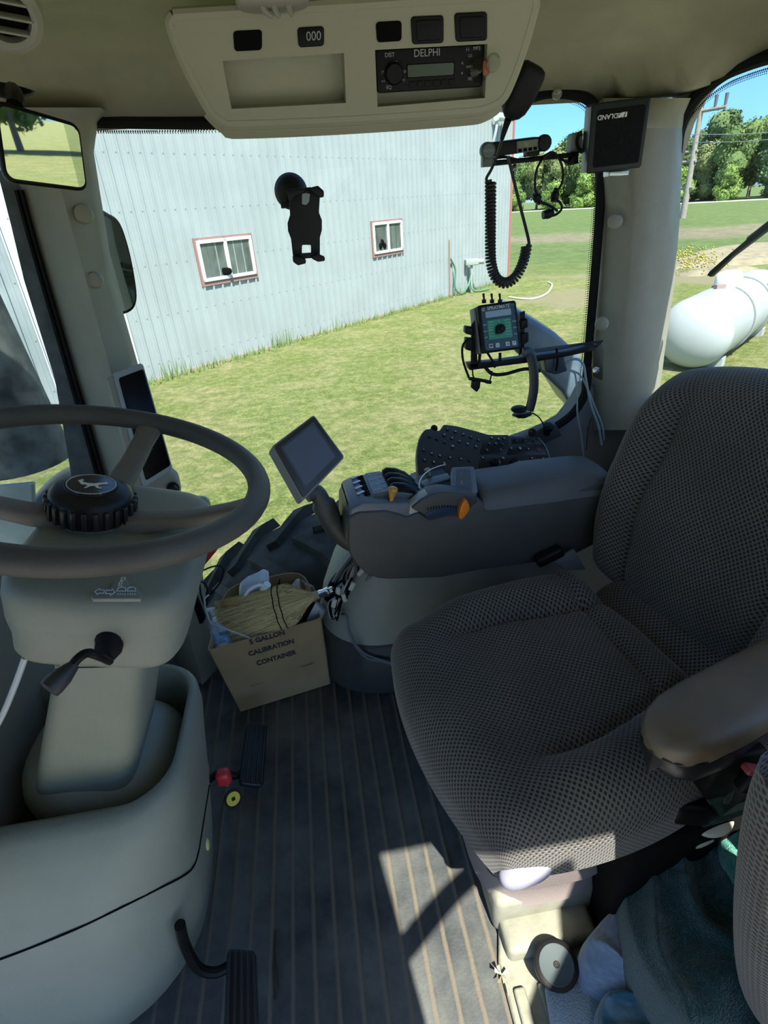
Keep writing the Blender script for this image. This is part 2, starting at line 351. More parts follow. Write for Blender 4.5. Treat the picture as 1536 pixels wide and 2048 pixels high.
for p in dots[1:]:
    ln += (p-last).length; last = p
    if ln > .0042:
        ln = 0; inn = (ctr-p).normalized()
        for k, r in ((0, .0015), (1, .0012), (2, .0009)):
            q = p+inn*(.0035*k)+V((.002*(k % 2), 0, 0)); b.box(q, (r*2, .0006, r*2))
dt = struct(O('trim_10', b, MATTE, flat=True))
# front quarter glass left of the pillar, its dusty seal, windscreen
b = B(); b.prism([at(a, c, y=1.53) for a, c in [(-6, 340), (36, 340), (60, 450), (86, 560), (145, 760), (204, 960), (262, 1140), (175, 1140), (110, 760), (48, 560), (22, 450)]], (0, .03, 0)); struct(O('trim_11', b, mat('dusty_seal', (.07, .085, .09), .7, var=.35, vscale=18)))
for off, m, w_, nm in ((0, RUBBER, 5, 'trim_12'), (10, RUBBER, 5, 'trim_13')):
    b = B(); c = [(28+off, 380), (52+off, 470), (78+off, 560), (136+off, 760), (193+off, 960), (222+off, 1060)]
    b.prism([at(a, e, y=1.515) for a, e in c]+[at(a+w_, e, y=1.515) for a, e in reversed(c)], (0, .02, 0)); struct(O(nm, b, m, flat=True))
W0 = at(60, 560, y=1.56)
wp = [(W0.x-.03, 1.56), (-.80, 1.52), (-1.0, 1.36), (-1.12, 1.1), (-1.18, .8), (-1.18, .1)]
wr = catmull([V((a, c, 0)) for a, c in wp], 5)
b = B(); b.loft([[V((p.x, p.y, .45)) for p in wr], [V((p.x, p.y, 1.62)) for p in wr]], closed=False, caps=False); struct(O('window_2', b, GLASSD, solid=.005))
b = B(); b.loft([[V((p.x, p.y, 1.60)) for p in wr], [V((p.x, p.y, 1.76)) for p in wr]], closed=False, caps=False); struct(O('wall_front', b, BEIGE, solid=.03))
b = B(); b.loft([[V((p.x, p.y, -.05)) for p in wr], [V((p.x, p.y, .46)) for p in wr]], closed=False, caps=False); struct(O('trim_14', b, MATTE, solid=.03))
# rear wall and rear window
arc = [at(a, c, x=1.0) for a, c in [(1320, 740), (1332, 440), (1345, 300), (1352, 250), (1372, 205), (1400, 170), (1440, 138), (1480, 118), (1536, 98), (1600, 84)]]
arc = [V((1.0, 1.59, arc[0].z))]+arc[1:]
tail = [V((1.0, .9, 1.665)), V((1.0, .1, 1.665))]
ins = [V((1.0, 1.6, 1.45))]+arc[3:]+tail
b = B(); b.prism(ins+[V((1.0, .1, 1.8)), V((1.0, 1.62, 1.8))], (.05, 0, 0)); struct(O('wall_back', b, LINER, sharp=.9))
b = B(); b.tube([p+V((.005, 0, -.012)) for p in arc[2:]+tail], [.017]*200 if False else .0165, n=8) if False else b.tube([p+V((.008, -.004, -.010)) for p in arc[2:]+tail], [.016, .016], n=8); struct(O('trim_15', b, RUBBER))
b = B()
dots = catmull([p+V((.02, 0, -.03)) for p in arc[3:]+tail[:1]], 60); last = dots[0]; ln = 0
for p in dots[1:]:
    ln += (p-last).length; last = p
    if ln > .0048:
        ln = 0
        for k, r in ((0, .0017), (1, .0013), (2, .001)): b.box(p+V((0, .002*(k % 2), -.004*k)), (.0006, r*2, r*2))
struct(O('trim_16', b, MATTE, flat=True))
b = B(); b.prism([V((1.03, 1.60, .80)), V((1.03, 1.60, 1.56)), V((1.03, 1.5, 1.64)), V((1.03, 1.3, 1.68)), V((1.03, .05, 1.7)), V((1.03, .05, .80))], (.005, 0, 0)); struct(O('window_3', b, glassmat('rear_glass', (.80, .83, .81), .3, haze=.06), flat=True))
b = B(); b.prism([V((1.0, 1.62, 0)), V((1.0, 1.62, .84)), V((1.0, 0.05, .84)), V((1.0, .05, 0))], (.05, 0, 0), .01); struct(O('wall_rear', b, MIDG))

# ================================================================ OUTDOORS
GZ = -1.6
def ground_mat():
    m = mat('mown_grass', (.1, .1, .1), .95, spec=.1); n, l, p = nodes(m); tc = n.new('ShaderNodeTexCoord')
    def nz(s, d=6, r=.6, vec=None):
        t = n.new('ShaderNodeTexNoise'); t.inputs['Scale'].default_value = s; t.inputs['Detail'].default_value = d; t.inputs['Roughness'].default_value = r; l.new(vec or tc.outputs['Object'], t.inputs['Vector']); return t.outputs['Fac']
    def ramp(f, a, ca, b_, cb, extra=()):
        r = n.new('ShaderNodeValToRGB'); r.color_ramp.elements[0].position = a; r.color_ramp.elements[0].color = (*ca, 1); r.color_ramp.elements[1].position = b_; r.color_ramp.elements[1].color = (*cb, 1)
        for e_, c in extra: q = r.color_ramp.elements.new(e_); q.color = (*c, 1)
        l.new(f, r.inputs[0]); return r.outputs[0]
    def mix(f, a, b_, ty='MIX'):
        x = n.new('ShaderNodeMix'); x.data_type = 'RGBA'; x.blend_type = ty
        for k, s in ((0, f), (6, a), (7, b_)):
            if isinstance(s, float): x.inputs[k].default_value = s
            elif isinstance(s, tuple): x.inputs[k].default_value = (*s, 1)
            else: l.new(s, x.inputs[k])
        return x.outputs[2]
    fine = ramp(nz(26, 8, .8), .36, (.095, .125, .030), .64, (.35, .36, .165))
    dry = ramp(nz(20, 8, .8), .36, (.22, .19, .09), .64, (.47, .41, .27))
    patch = ramp(nz(.75, 7, .62), .44, (0, 0, 0), .66, (.85, .85, .85))
    mid = ramp(nz(5.5, 7, .75), .40, (.62, .72, .52), .62, (1.16, 1.12, 1.06))
    g = mix(1.0, mix(patch, fine, dry), mid, 'MULTIPLY')
    g2 = mix(ramp(nz(3.1, 5, .6), .50, (0, 0, 0), .70, (.6, .6, .6)), g, (.11, .17, .045))
    # bands of the far field: dead weeds, bare dirt and the rows beyond
    sx = n.new('ShaderNodeSeparateXYZ'); l.new(tc.outputs['Object'], sx.inputs[0])
    def mm(op, a, b_):
        k = n.new('ShaderNodeMath'); k.operation = op
        for i, q in enumerate((a, b_)):
            if isinstance(q, (int, float)): k.inputs[i].default_value = q
            else: l.new(q, k.inputs[i])
        return k.outputs[0]
    dd = mm('ADD', mm('MULTIPLY', sx.outputs[0], .55), mm('MULTIPLY', sx.outputs[1], .835))     # distance along the view to the field
    dw = mm('ADD', dd, mm('MULTIPLY', mm('SUBTRACT', nz(.12, 5, .6), .5), 16.0))
    far = ramp(nz(1.6, 9, .75), .35, (.075, .12, .04), .65, (.17, .215, .085))
    isfar = n.new('ShaderNodeMapRange'); isfar.inputs[1].default_value = 24; isfar.inputs[2].default_value = 34; l.new(dw, isfar.inputs[0])
    g3 = mix(isfar.outputs[0], g2, far)
    def band(a, b_, soft):
        u = n.new('ShaderNodeMapRange'); u.inputs[1].default_value = a; u.inputs[2].default_value = a+soft; l.new(dw, u.inputs[0])
        v = n.new('ShaderNodeMapRange'); v.inputs[1].default_value = b_; v.inputs[2].default_value = b_-soft; l.new(dw, v.inputs[0])
        return mm('MULTIPLY', u.outputs[0], v.outputs[0])
    weeds = ramp(nz(1.2, 10, .85), .35, (.13, .115, .075), .65, (.33, .28, .20))
    g4 = mix(mm('MULTIPLY', band(44, 60, 5), .85), g3, weeds)
    dirt = ramp(nz(.22, 6, .6), .50, (0, 0, 0), .60, (1, 1, 1))
    g5 = mix(mm('MULTIPLY', mm('MULTIPLY', band(15, 30, 4), dirt), .9), g4, (.27, .235, .15))
    l.new(g5, p.inputs['Base Color'])
    bp = n.new('ShaderNodeBump'); bp.inputs['Strength'].default_value = .8; bp.inputs['Distance'].default_value = .05; l.new(nz(30, 6, .8), bp.inputs['Height']); l.new(bp.outputs[0], p.inputs['Normal'])
    return m
GRASS = ground_mat()
b = B(); b.box((0, 0, GZ-.25), (900, 900, .5)); struct(O('ground', b, GRASS, flat=True), 'mown yellow-green grass yard and field around the shed', 'grass')
GRAVEL = mat('pale_gravel', (.30, .29, .26), .95, bump=1.5, bscale=25, var=.35, vscale=30)
b = B(); b.prism([(-9, -14, GZ), (14, -14, GZ), (14, .2, GZ), (5, 1.0, GZ), (-9, .5, GZ)], (0, 0, .02)); struct(O('gravel_yard', b, GRAVEL, flat=True), 'pale gravel yard on the door side of the tractor', 'gravel')
b = B(); b.prism([(7.2, 6.2, GZ), (16, 6.2, GZ), (16, 9.4, GZ), (10, 9.8, GZ), (8.0, 8.2, GZ)], (0, 0, .025)); struct(O('gravel_pad', b, GRAVEL, flat=True), 'patch of pale gravel behind and beside the white tank', 'gravel')
# road below the trees
def gpt(px, py): return at(px, py, z=GZ)
ra, rb = gpt(1030, 425), gpt(1530, 400); rd = (rb-ra).normalized(); rn = V((-rd.y, rd.x, 0))
if rn.dot(ra) < 0: rn = -rn
b = B(); b.prism([ra-rd*160, rb+rd*60, rb+rd*60+rn*7, ra-rd*160+rn*7], (0, 0, .05)); struct(O('road', b, mat('pale_road', (.5, .47, .43), .9, var=.1), flat=True), 'thin pale road running below the tree line', 'road')
# ---------------------------------------------------------------- shed
SA, SB = gpt(300, 765), gpt(1020, 558); su = (SB-SA).normalized(); sn = V((su.y, -su.x, 0)); sn = -sn if sn.dot(-SA) < 0 else sn   # sn faces the tractor
SH = 6.25; U0, U1 = -9.0, 17.1
SHEETM = mat('pale_blue_sheet_metal', (.345, .385, .40), .38, var=.05, vscale=1.2, spec=.4)
RIBM = mat('sheet_rib_paint', (.5, .56, .6), .4)
shed = T('metal_shed', 'long pale blue ribbed metal shed with two small white windows', 'shed', SA+su*4)
def sp(u, z, o=0): return SA+su*u+sn*o+V((0, 0, z-GZ))
b = B(); pitch = .254; nr = int((U1-U0)/pitch); prof = []
for i in range(nr+1):
    u = U0+i*pitch; prof += [(u, 0), (u+.095, 0), (u+.10, .006), (u+.125, .006), (u+.13, 0), (u+.192, 0), (u+.197, .042), (u+.235, .042), (u+.240, 0)]
prof = [q for q in prof if q[0] <= U1]
b.loft([[sp(u, GZ, o) for u, o in prof], [sp(u, GZ+SH, o) for u, o in prof]], closed=False, caps=False)
O('wall_sheet', b, SHEETM, shed, flat=True)
b = B(); b.prism([sp(U0, GZ, -.03), sp(U1, GZ, -.03), sp(U1, GZ, -9), sp(U0, GZ, -9)], (0, 0, SH)); O('shed_body', b, SHEETM, shed, flat=True)
b = B(); b.prism([sp(U0-.2, GZ+SH, .35), sp(U1+.15, GZ+SH, .35), sp(U1+.15, GZ+SH, -9.3), sp(U0-.2, GZ+SH, -9.3)], (0, 0, .25)); O('roof_edge', b, WHITEP, shed, flat=True)
b = B()
b.prism([sp(U1-.05, GZ, .03), sp(U1+.09, GZ, .03), sp(U1+.09, GZ, -.1), sp(U1-.05, GZ, -.1)], (0, 0, SH)); O('corner_trim', b, mat('dull_red_trim', (.40, .15, .14), .6), shed, flat=True, lab='dull red corner trim')
b = B()
for z in (.35, 1.3, 2.3, 3.3, 4.3):
    for i in range(0, nr):
        u = U0+i*pitch+.17
        if u < U1: b.box(sp(u, GZ+z, .006), (.016, .012, .016))
o = O('screws', b, mat('screw_heads', (.25, .28, .30), .6), shed, flat=True); o['kind'] = 'stuff'
b = B(); b.prism([sp(U0, GZ, .02), sp(U1, GZ, .02), sp(U1, GZ, .05), sp(U0, GZ, .05)], (0, 0, .06)); O('base_trim', b, mat('base_rust', (.38, .30, .24), .8), shed, flat=True)
FRW = mat('white_window_frame', (.82, .84, .84), .4); RTR = mat('brown_red_trim', (.30, .17, .16), .7)
ING = mat('dark_window_glass', (.10, .12, .115), .08, spec=.8, var=.35, vscale=2.5)
for (u0, u1, nm, ex) in ((1.89, 3.44, 'a', 1), (8.1, 9.56, 'b', 2)):
    z0, z1 = .22, 1.07
    b = B()
    for (a0, c0, a1, c1) in ((u0, z0, u1, z0+.07), (u0, z1-.07, u1, z1), (u0, z0, u0+.07, z1), (u1-.07, z0, u1, z1), ((u0+u1)/2-.04, z0, (u0+u1)/2+.04, z1)):
        b.prism([sp(a0, c0, .02), sp(a1, c0, .02), sp(a1, c1, .02), sp(a0, c1, .02)], sn*.06, .006)
    fr_ = O('window_frame', b, FRW, shed, sharp=.4)
    b = B()
    for (a0, c0, a1, c1) in ((u0-.05, z1, u1+.05, z1+.05), (u0-.05, z0, u0, z1), (u1, z0, u1+.05, z1), (u0-.05, z0-.09, u1+.05, z0)):
        b.prism([sp(a0, c0, .0), sp(a1, c0, .0), sp(a1, c1, .0), sp(a0, c1, .0)], sn*.05)
    O('window_surround', b, RTR, fr_, flat=True)
    b = B(); b.prism([sp(u0+.05, z0+.05, .03), sp(u1-.05, z0+.05, .03), sp(u1-.05, z1-.05, .03), sp(u0+.05, z1-.05, .03)], sn*.012); O('pane', b, ING, fr_, flat=True)
    b = B()
    if ex == 1: b.ell(sp(u0+.62, z0+.16, .05), (.17, .04, .08), e=.7)
    else:
        for k in range(3): b.ell(sp(u0+.3+.1*k, z0+.2+.1*(k % 2), .05), (.07, .03, .09))
    O('clutter_behind_glass', b, MATTE, fr_)
# lamp on the shed wall, under the console
lp = T('wall_lamp', 'small grey outdoor lamp on an arm at top of the shed wall', 'lamp', sp(15.6, 3.6, .1))
c0 = sp(15.35, 4.02, .1)
b = B(); b.tube([sp(15.35, 3.1, .03), sp(15.33, 3.6, .2), c0+sn*.15], .05, n=8); O('arm', b, mat('galvanised', (.5, .56, .58), .5), lp)
b = B(); b.cyl(c0+sn*.15-su*.1, c0+sn*.15+su*.3, .13); O('lamp_head', b, mat('lamp_grey', (.6, .66, .68), .4), lp)
b = B(); b.cyl(c0+sn*.15+su*.3, c0+sn*.15+su*.62, .10, .13); b.ell(c0+sn*.15+su*.62, (.13, .13, .13)); O('lens', b, mat('lamp_lens', (.4, .42, .42), .15, spec=.9), lp)
# hydrant / hose at the foot of the shed
hy = T('yard_hydrant', 'grey pipe and faucet box with green hose at shed foot', 'faucet', sp(13.2, GZ, .3))
b = B(); q = sp(13.6, GZ, .25); b.cyl(q, q+V((0, 0, .95)), .05); b.box(q+V((0, 0, 1.05)), (.5, .25, .22), bev=.03); b.cyl(q+V((.2, 0, 1.05)), q+V((.45, -.1, 1.05)), .09); O('faucet_post', b, mat('old_grey_pipe', (.32, .36, .35), .6), hy)
b = B(); b.tube([sp(12.4, GZ+1.3, .06), sp(12.6, GZ+.9, .15), sp(12.5, GZ+.3, .2), sp(12.8, GZ+.05, .3), sp(13.3, GZ+.3, .3), sp(13.5, GZ+.6, .3), sp(13.3, GZ+.1, .5), sp(14, GZ+.06, .8)], .035); O('hose', b, mat('green_hose', (.08, .2, .12), .5), hy)
b = B(); b.tube([sp(12.35, GZ+.05, .06), sp(12.35, GZ+1.9, .06)], .03, k=1); O('conduit', b, mat('rusty_pipe', (.32, .2, .15), .7), hy)
tag(O('garden_hose', B().tube([gpt(1018, 596)+V((0,0,.03)), gpt(1060, 600)+V((0,0,.03)), gpt(1092, 590)+V((0,0,.03)), gpt(1104, 572)+V((0,0,.03)), gpt(1096, 566)+V((0,0,.03))], .035), mat('pale_hose', (.45, .55, .38), .5)), 'pale green garden hose curving over grass near shed corner', 'hose')
tag(O('garden_hose', B().tube([gpt(60, 880)+V((0,0,.02)), gpt(100, 866)+V((0,0,.02)), gpt(150, 872)+V((0,0,.02)), gpt(176, 900)+V((0,0,.02)), gpt(182, 930)+V((0,0,.02))], .02), mat('hose_pale', (.45, .55, .42), .5)), 'pale hose on the grass seen beside the front pillar', 'hose')
# ---------------------------------------------------------------- propane tank
TW = mat('tank_white', (.43, .46, .47), .35, var=.03, vscale=2)
ta, tb = V((6.95, 9.35, -.93)), V((10.07, 11.85, -.93)); td = (tb-ta).normalized(); tr = .62
tk = T('propane_tank', 'long white cylindrical propane tank lying on the ground', 'tank', (8.5, 10.6, GZ))
b = B(); L = (tb-ta).length
prof = [(tr*math.cos(q), -tr*.62*math.sin(q)) for q in (math.radians(90-9*i) for i in range(10))]+[(tr*1.004, 0), (tr*1.004, .02), (tr, .025), (tr, L-.02)]+[(tr*math.cos(q), L+tr*.62*math.sin(q)) for q in (math.radians(9*i) for i in range(1, 11))]
b.lathe(ta, td, prof, 48); O('shell', b, TW, tk, sharp=.9)
b = B(); c = ta+td*1.55+V((0, 0, tr+.05)); R = Matrix.Rotation(math.atan2(td.y, td.x), 3, 'Z')
b.ell(c, (.38, .2, .2), R=R, e=.6, e2=.6); O('dome_lid', b, mat('lid_grey', (.60, .68, .68), .4), tk)
b = B(); sd = V((td.y, -td.x, 0))
for off in (1.35, 2.6):
    o_ = ta+td*off; b.tube([o_+sd*math.sin(q)*(tr+.015)+V((0, 0, math.cos(q)*(tr+.015))) for q in (math.radians(-20+15*k) for k in range(12))], .022, n=6)
O('hoses', b, mat('grey_strap', (.28, .30, .31), .5), tk)
FIT = mat('reddish_fitting', (.3, .22, .2), .6)
b = B(); b.box(ta+td*1.0+V((0, 0, tr+.02)), (.18, .1, .1)); O('fitting', b, FIT, tk)
b = B(); b.box(ta+td*2.9+sd*.5+V((0, 0, tr*.55)), (.16, .12, .3), bev=.02); O('fitting', b, FIT, tk)
for off in (.5, L-.5):
    b = B(); b.box(ta+td*off+V((0, 0, -.6)), (.25, .9, .2), R=R); O('leg', b, TW, tk)
# power poles
PM = mat('weathered_pole', (.30, .27, .24), .85, var=.15, vscale=4)
pb = gpt(1365, 437); pt = at(1403, 215, y=pb.y)
pole = T('power_pole', 'tall wooden power pole with transformers, right of the pair', 'utility pole', pb, 'power poles at the field edge')
pd = (pt-pb).normalized(); H = (pt-pb).length
b = B(); b.cyl(pb-pd*.5, pt, .33, .22, 14); O('post', b, PM, pole)
lat = V((rd.x, rd.y, 0))
def ph(py): f = (437-py)/(437-215); return pb.lerp(pt, f)
for py, l0, l1, r in ((222, -1.3, 2.6, .16), (298, -5.5, .4, .13), (318, -5.5, .4, .13), (372, -5.5, .6, .16)): b = B(); b.cyl(ph(py)+lat*l0, ph(py)+lat*l1, r, r, 8); O('crossarm', b, PM, pole)
INS = mat('dark_insulator', (.12, .13, .16), .4)
for l_ in (-1.1, .1, 1.4, 2.4): b = B(); b.cyl(ph(222)+lat*l_+V((0, 0, .1)), ph(222)+lat*l_+V((0, 0, 1.1)), .12, .18, 8); O('insulator', b, INS, pole)
for l_ in (-2.6, -4.6):
    b = B(); q = ph(372)+lat*l_+V((0, 0, .3)); b.lathe(q, (0, 0, 1), [(0, 0), (.8, 0), (.85, .2), (.85, 2.4), (.75, 2.7), (.2, 2.8), (.15, 3.3), (0, 3.3)], 16); O('transformer', b, mat('transformer_grey', (.6, .64, .66), .5), pole)
pb2 = gpt(1334, 435)
p2 = T('power_pole', 'shorter wooden power pole, left of the pair and partly behind the pillar', 'utility pole', pb2, 'power poles at the field edge')
b = B(); b.cyl(pb2, pb2+V((0, 0, 8.5)), .33, .28, 12); O('post', b, PM, p2)
b = B()
for a, e in (((1330, 268), (1700, 250)), ((1330, 285), (1700, 262))):
    A_, E_ = at(*a, y=pb.y), at(*e, y=pb.y*.8); b.tube([A_, (A_+E_)/2-V((0, 0, .3)), E_], .03, n=5)
tag(O('power_line', b, mat('wire_grey', (.2, .22, .25), .6)), 'thin overhead wires crossing the sky by the pole', 'power line')
# ---------------------------------------------------------------- trees
random.seed(4)
def leafmat(name, a, c):
    m = mat(name, a, .8, spec=.15); n, l, p = nodes(m); oi = n.new('ShaderNodeNewGeometry'); r = n.new('ShaderNodeValToRGB')
    r.color_ramp.elements[0].color = (*a, 1); r.color_ramp.elements[1].color = (*c, 1)
    l.new(oi.outputs['Random Per Island'], r.inputs[0]); l.new(r.outputs[0], p.inputs['Base Color']); return m
LEAF = [leafmat('dark_foliage', (.055, .09, .032), (.14, .20, .08)), leafmat('green_foliage', (.07, .12, .036), (.18, .25, .09)), leafmat('olive_foliage', (.105, .13, .045), (.24, .27, .115)), leafmat('bright_foliage', (.09, .16, .035), (.21, .30, .08))]
BARK = mat('bark', (.16, .13, .10), .9)
KIND = ['dark green rounded tree', 'mid green bushy tree', 'olive green loose tree', 'bright yellow-green bushy tree']
def make_tree(k, h, wd, seed):
    rnd = random.Random(seed); t = T('tree', '', 'tree')
    b = B(); b.tube([(0, 0, 0), (.2, .1, h*.3), (-.1, 0, h*.6), (.1, .1, h*.85)], [.35, .06], n=6, k=2)
    for _ in range(7):
        a = rnd.uniform(0, 6.28); z = h*rnd.uniform(.2, .6); b.tube([(0, 0, z), (math.cos(a)*wd*.4, math.sin(a)*wd*.4, z+h*.18)], [.14, .04], n=5, k=1)
    O('trunk', b, BARK, t)
    blobs = []
    for _ in range(18):
        z = rnd.uniform(.08, .9); r = wd*(.5-.30*abs(z-.45)) ; a = rnd.uniform(0, 6.28); d_ = rnd.uniform(0, .7)*r
        blobs.append((V((math.cos(a)*d_, math.sin(a)*d_, z*h)), rnd.uniform(.18, .30)*wd))
    ib = B()
    for c, r in blobs: ib.ell(c, (r*.82, r*.82, r*.82), nu=10, nv=7, fn=lambda p: p*(1+.25*noise.noise(p*.9+c)))
    bm = ib.bm
    for _ in range(6500):
        c, r = rnd.choice(blobs); dv = V((rnd.gauss(0, 1), rnd.gauss(0, 1), rnd.gauss(0, 1))).normalized(); p = c+dv*r*rnd.uniform(.72, 1.06); p.z = max(p.z, .4)
        s = rnd.uniform(.15, .34); nv = (dv+V((rnd.gauss(0, .5), rnd.gauss(0, .5), rnd.gauss(0, .5)))).normalized(); a_ = nv.orthogonal().normalized(); c_ = nv.cross(a_)
        q = rnd.uniform(0, 6.28); a2 = a_*math.cos(q)+c_*math.sin(q); b2 = nv.cross(a2)
        bm.faces.new([bm.verts.new(p+a2*s), bm.verts.new(p+b2*s*.8), bm.verts.new(p-a2*s), bm.verts.new(p-b2*s*.8)])
    bb = B(); bb.bm.free(); bb.bm = bm; O('crown', bb, LEAF[k], t, flat=True)
    return t
protos = [make_tree(0, 15, 10, 1), make_tree(1, 14, 11, 2), make_tree(2, 13, 9, 3), make_tree(3, 8, 8, 4)]
used = [False]*4
def plant(k, loc, s, rz, label, group):
    t = protos[k] if not used[k] else dup(protos[k]); used[k] = True
    t.location = loc; t.rotation_euler = (0, 0, rz); t.scale = (s, s, s*random.uniform(.92, 1.08)); t['label'] = label; t['group'] = group
def px_of(P):
    q = V(P)-CC; w_ = q.dot(FW); return 768+FPX*q.dot(CR)/w_ if w_ > 0 else -999
def region(px): return ('between shed and rear pillar', 0) if px < 1190 else ('behind the rear pillar', 1) if px < 1330 else ('right of the power pole', 2)
ORD = ['first', 'second', 'third', 'fourth', 'fifth', 'sixth', 'seventh', 'eighth', 'ninth', 'tenth', 'eleventh', 'twelfth']
def planting(items, what, group):
    cnt = {}
    for px, k, p, s_, rz in sorted(items, key=lambda q: q[0]):
        rg_, ri = region(px); cnt[ri] = cnt.get(ri, 0)+1; kd = KIND[k].replace(' rounded', '').replace(' bushy', '').replace(' loose', '')
        plant(k, p, s_, rz, f'{kd} {what}, {ORD[min(11, cnt[ri]-1)]} {rg_}', group)
for row, (off, sc) in enumerate(((14, 1.0), (25, 1.2))):
    its = []
    for i in range(32):
        p = ra+rd*(-12+i*6.7+random.uniform(-1.5, 1.5)+row*4)+rn*(off+random.uniform(-2, 2)); px = px_of(p)
        k = random.choice([0, 1, 2, 1, 0, 2]); f = .84+.18*math.sin(i*.7+row)+.12*(i/20); sc_ = sc*f*random.uniform(.92, 1.12); rz = random.uniform(0, 6)
        if 985 < px < 1640: its.append((px, k, p, sc_, rz))
    planting(its, 'just beyond the road' if row == 0 else 'of the back row', 'trees of the '+('front' if row == 0 else 'back')+' row beyond the road')
its = []
for i in range(15):
    p = ra+rd*(-8+i*12+random.uniform(-3, 3))+rn*(9+random.uniform(-1, 1)); px = px_of(p); sc_ = random.uniform(.55, .85); rz = random.uniform(0, 6)
    if 1000 < px < 1620: its.append((px, 3, p, sc_, rz))
planting(its, 'at the road edge', 'bushes below the trees')
# trees on the far side of the yard, only seen in the mirrors
for i in [0, 1, 2, 3, 4, 5, 6, 11, 12, 13, 14, 15, 16, 17, 18]:
    a = math.radians(-150+i*7.5+0); p = V((math.cos(a)*85+0, math.sin(a)*72, GZ)); k = random.choice([0, 1, 2])
    plant(k, p, random.uniform(.8, 1.1), random.uniform(0, 6), KIND[k]+' across the yard, seen only in the mirrors', 'trees behind the yard, '+KIND[k])
# yellow flowering weeds
b = B(); rnd = random.Random(9)
for cx, cy in ((1330, 528), (1352, 520), (1378, 532), (1395, 536), (1340, 545), (1365, 515)):
    c = gpt(cx, cy)
    for _ in range(60):
        p = c+V((rnd.gauss(0, .55), rnd.gauss(0, .7), rnd.uniform(.05, .5))); b.box(p, (.055, .055, .04), R=Matrix.Rotation(rnd.uniform(0, 3), 3, 'X'))
tag(O('yellow_weeds', b, mat('yellow_flowers', (.34, .31, .06), .8), flat=True), 'clumps of yellow flowering weeds in the field behind the tank', 'flowers', kind='stuff')
b = B(); rnd = random.Random(5)
for i in range(900):
    u = rnd.uniform(-3, 16.9); p = sp(u, GZ, rnd.uniform(.05, .35)); h = rnd.uniform(.05, .28)*(1+.8*(noise.noise(V((u*.9, 0, 0))) > .2)); dx = V((rnd.gauss(0, .05), rnd.gauss(0, .05), h))
    bm = b.bm; s_ = su*.015; vs = [bm.verts.new(p-s_), bm.verts.new(p+s_), bm.verts.new(p+dx)]; bm.faces.new(vs)
tag(O('grass_tufts', b, mat('tuft_green', (.14, .22, .06), .9), flat=True), 'uneven grass tufts along the foot of the shed wall', 'grass', kind='stuff')
# low dirt bank beyond the tank
b = B()
def hill(c, r, h): b.ell(c, (r[0], r[1], h), nu=24, nv=10, fn=lambda p: p*(1+.12*noise.noise(p*.8)))
hill(gpt(1480, 520), (4.5, 2.0), .30); hill(gpt(1440, 545), (1.6, .8), .2); hill(gpt(1530, 500), (3.5, 2), .3)
struct(O('dirt_bank', b, mat('tan_dirt', (.25, .21, .14), .95, bump=1, bscale=9, var=.2, vscale=3)), 'low bank of bare tan dirt in the field beyond the tank', 'dirt')
# ---------------------------------------------------------------- tractor parts outside the glass
TIRE = mat('tyre_rubber', (.045, .045, .043), .85, spec=.2, bump=.4, bscale=60, var=.3, vscale=9)
ty = T('tractor_tire', 'large lugged black tractor tire just outside the side window', 'tire', (.05, 2.1, GZ))
b = B(); c = V((.06, 2.1, -.70)); TRr = .88
b.lathe(c-V((0, .30, 0)), (0, 1, 0), [(.45, 0), (.62, -.02), (.80, .02), (TRr-.02, .07), (TRr, .12), (TRr, .48), (TRr-.02, .53), (.8, .58), (.62, .62), (.45, .6)], 72); O('carcass', b, TIRE, ty)
for k in range(26):
    a = 2*math.pi*k/26; b = B()
    for sgn in (-1, 1):
        ring = []
        for w_ in range(5):
            f = w_/4; aa = a+(.11 if sgn > 0 else 0)+f*.20; yv = sgn*(.01+f*.29); r0 = TRr-.02-(.03 if f > .8 else 0)
            q = [c+V((math.sin(aa+da)*rr, yv, math.cos(aa+da)*rr)) for da, rr in ((-.036, r0), (-.026, r0+.055), (.026, r0+.055), (.036, r0))]; ring.append(q)
        b.loft(ring)
    O('lug', b, TIRE, ty, sharp=.5)
FEND = mat('dusty_blue_fender', (.11, .15, .20), .35, var=.25, vscale=7)
b = B(); b.prism([at(a, e, y=2.05) for a, e in [(1030, 618), (1062, 636), (1112, 666), (1156, 706), (1200, 764), (1216, 860), (1160, 842), (1125, 786), (1085, 748), (1050, 716), (1030, 706)]], (.05, .35, 0), .02); b.prism([at(1195, 800, y=2.06), at(1260, 800, y=1.9), at(1260, 850, y=1.63), at(1200, 850, y=1.63)], (0, 0, -.04)); tag(O('rear_fender', b, FEND), 'dusty blue-grey curved fender outside the side window', 'fender')
ex = T('exhaust_stack', 'tall dusty dark exhaust stack seen through the front glass', 'exhaust', at(40, 950, y=2.4))
e0, e1 = at(-112, 560, y=2.35), at(62, 925, y=2.35)
b = B(); b.tube([e0+(e0-e1)*.6, e0, e1], [.13, .165], n=28, k=1); O('pipe', b, mat('dusty_steel', (.075, .085, .075), .6, var=.7, vscale=14), ex)
b = B(); b.tube([at(-20, 960, y=2.3), at(40, 950, y=2.22), at(90, 915, y=2.25)], .008, n=6); O('clamp', b, MATTE, ex)
HOOD = mat('hood_dusty', (.05, .075, .09), .3, var=.3, vscale=8)
b = B(); b.ell(at(165, 1010, y=2.25), (.17, .3, .13), e=.7, e2=.7); tag(O('intake_housing', b, HOOD), 'dusty blue-black rounded housing at the foot of the exhaust stack', 'engine cover')
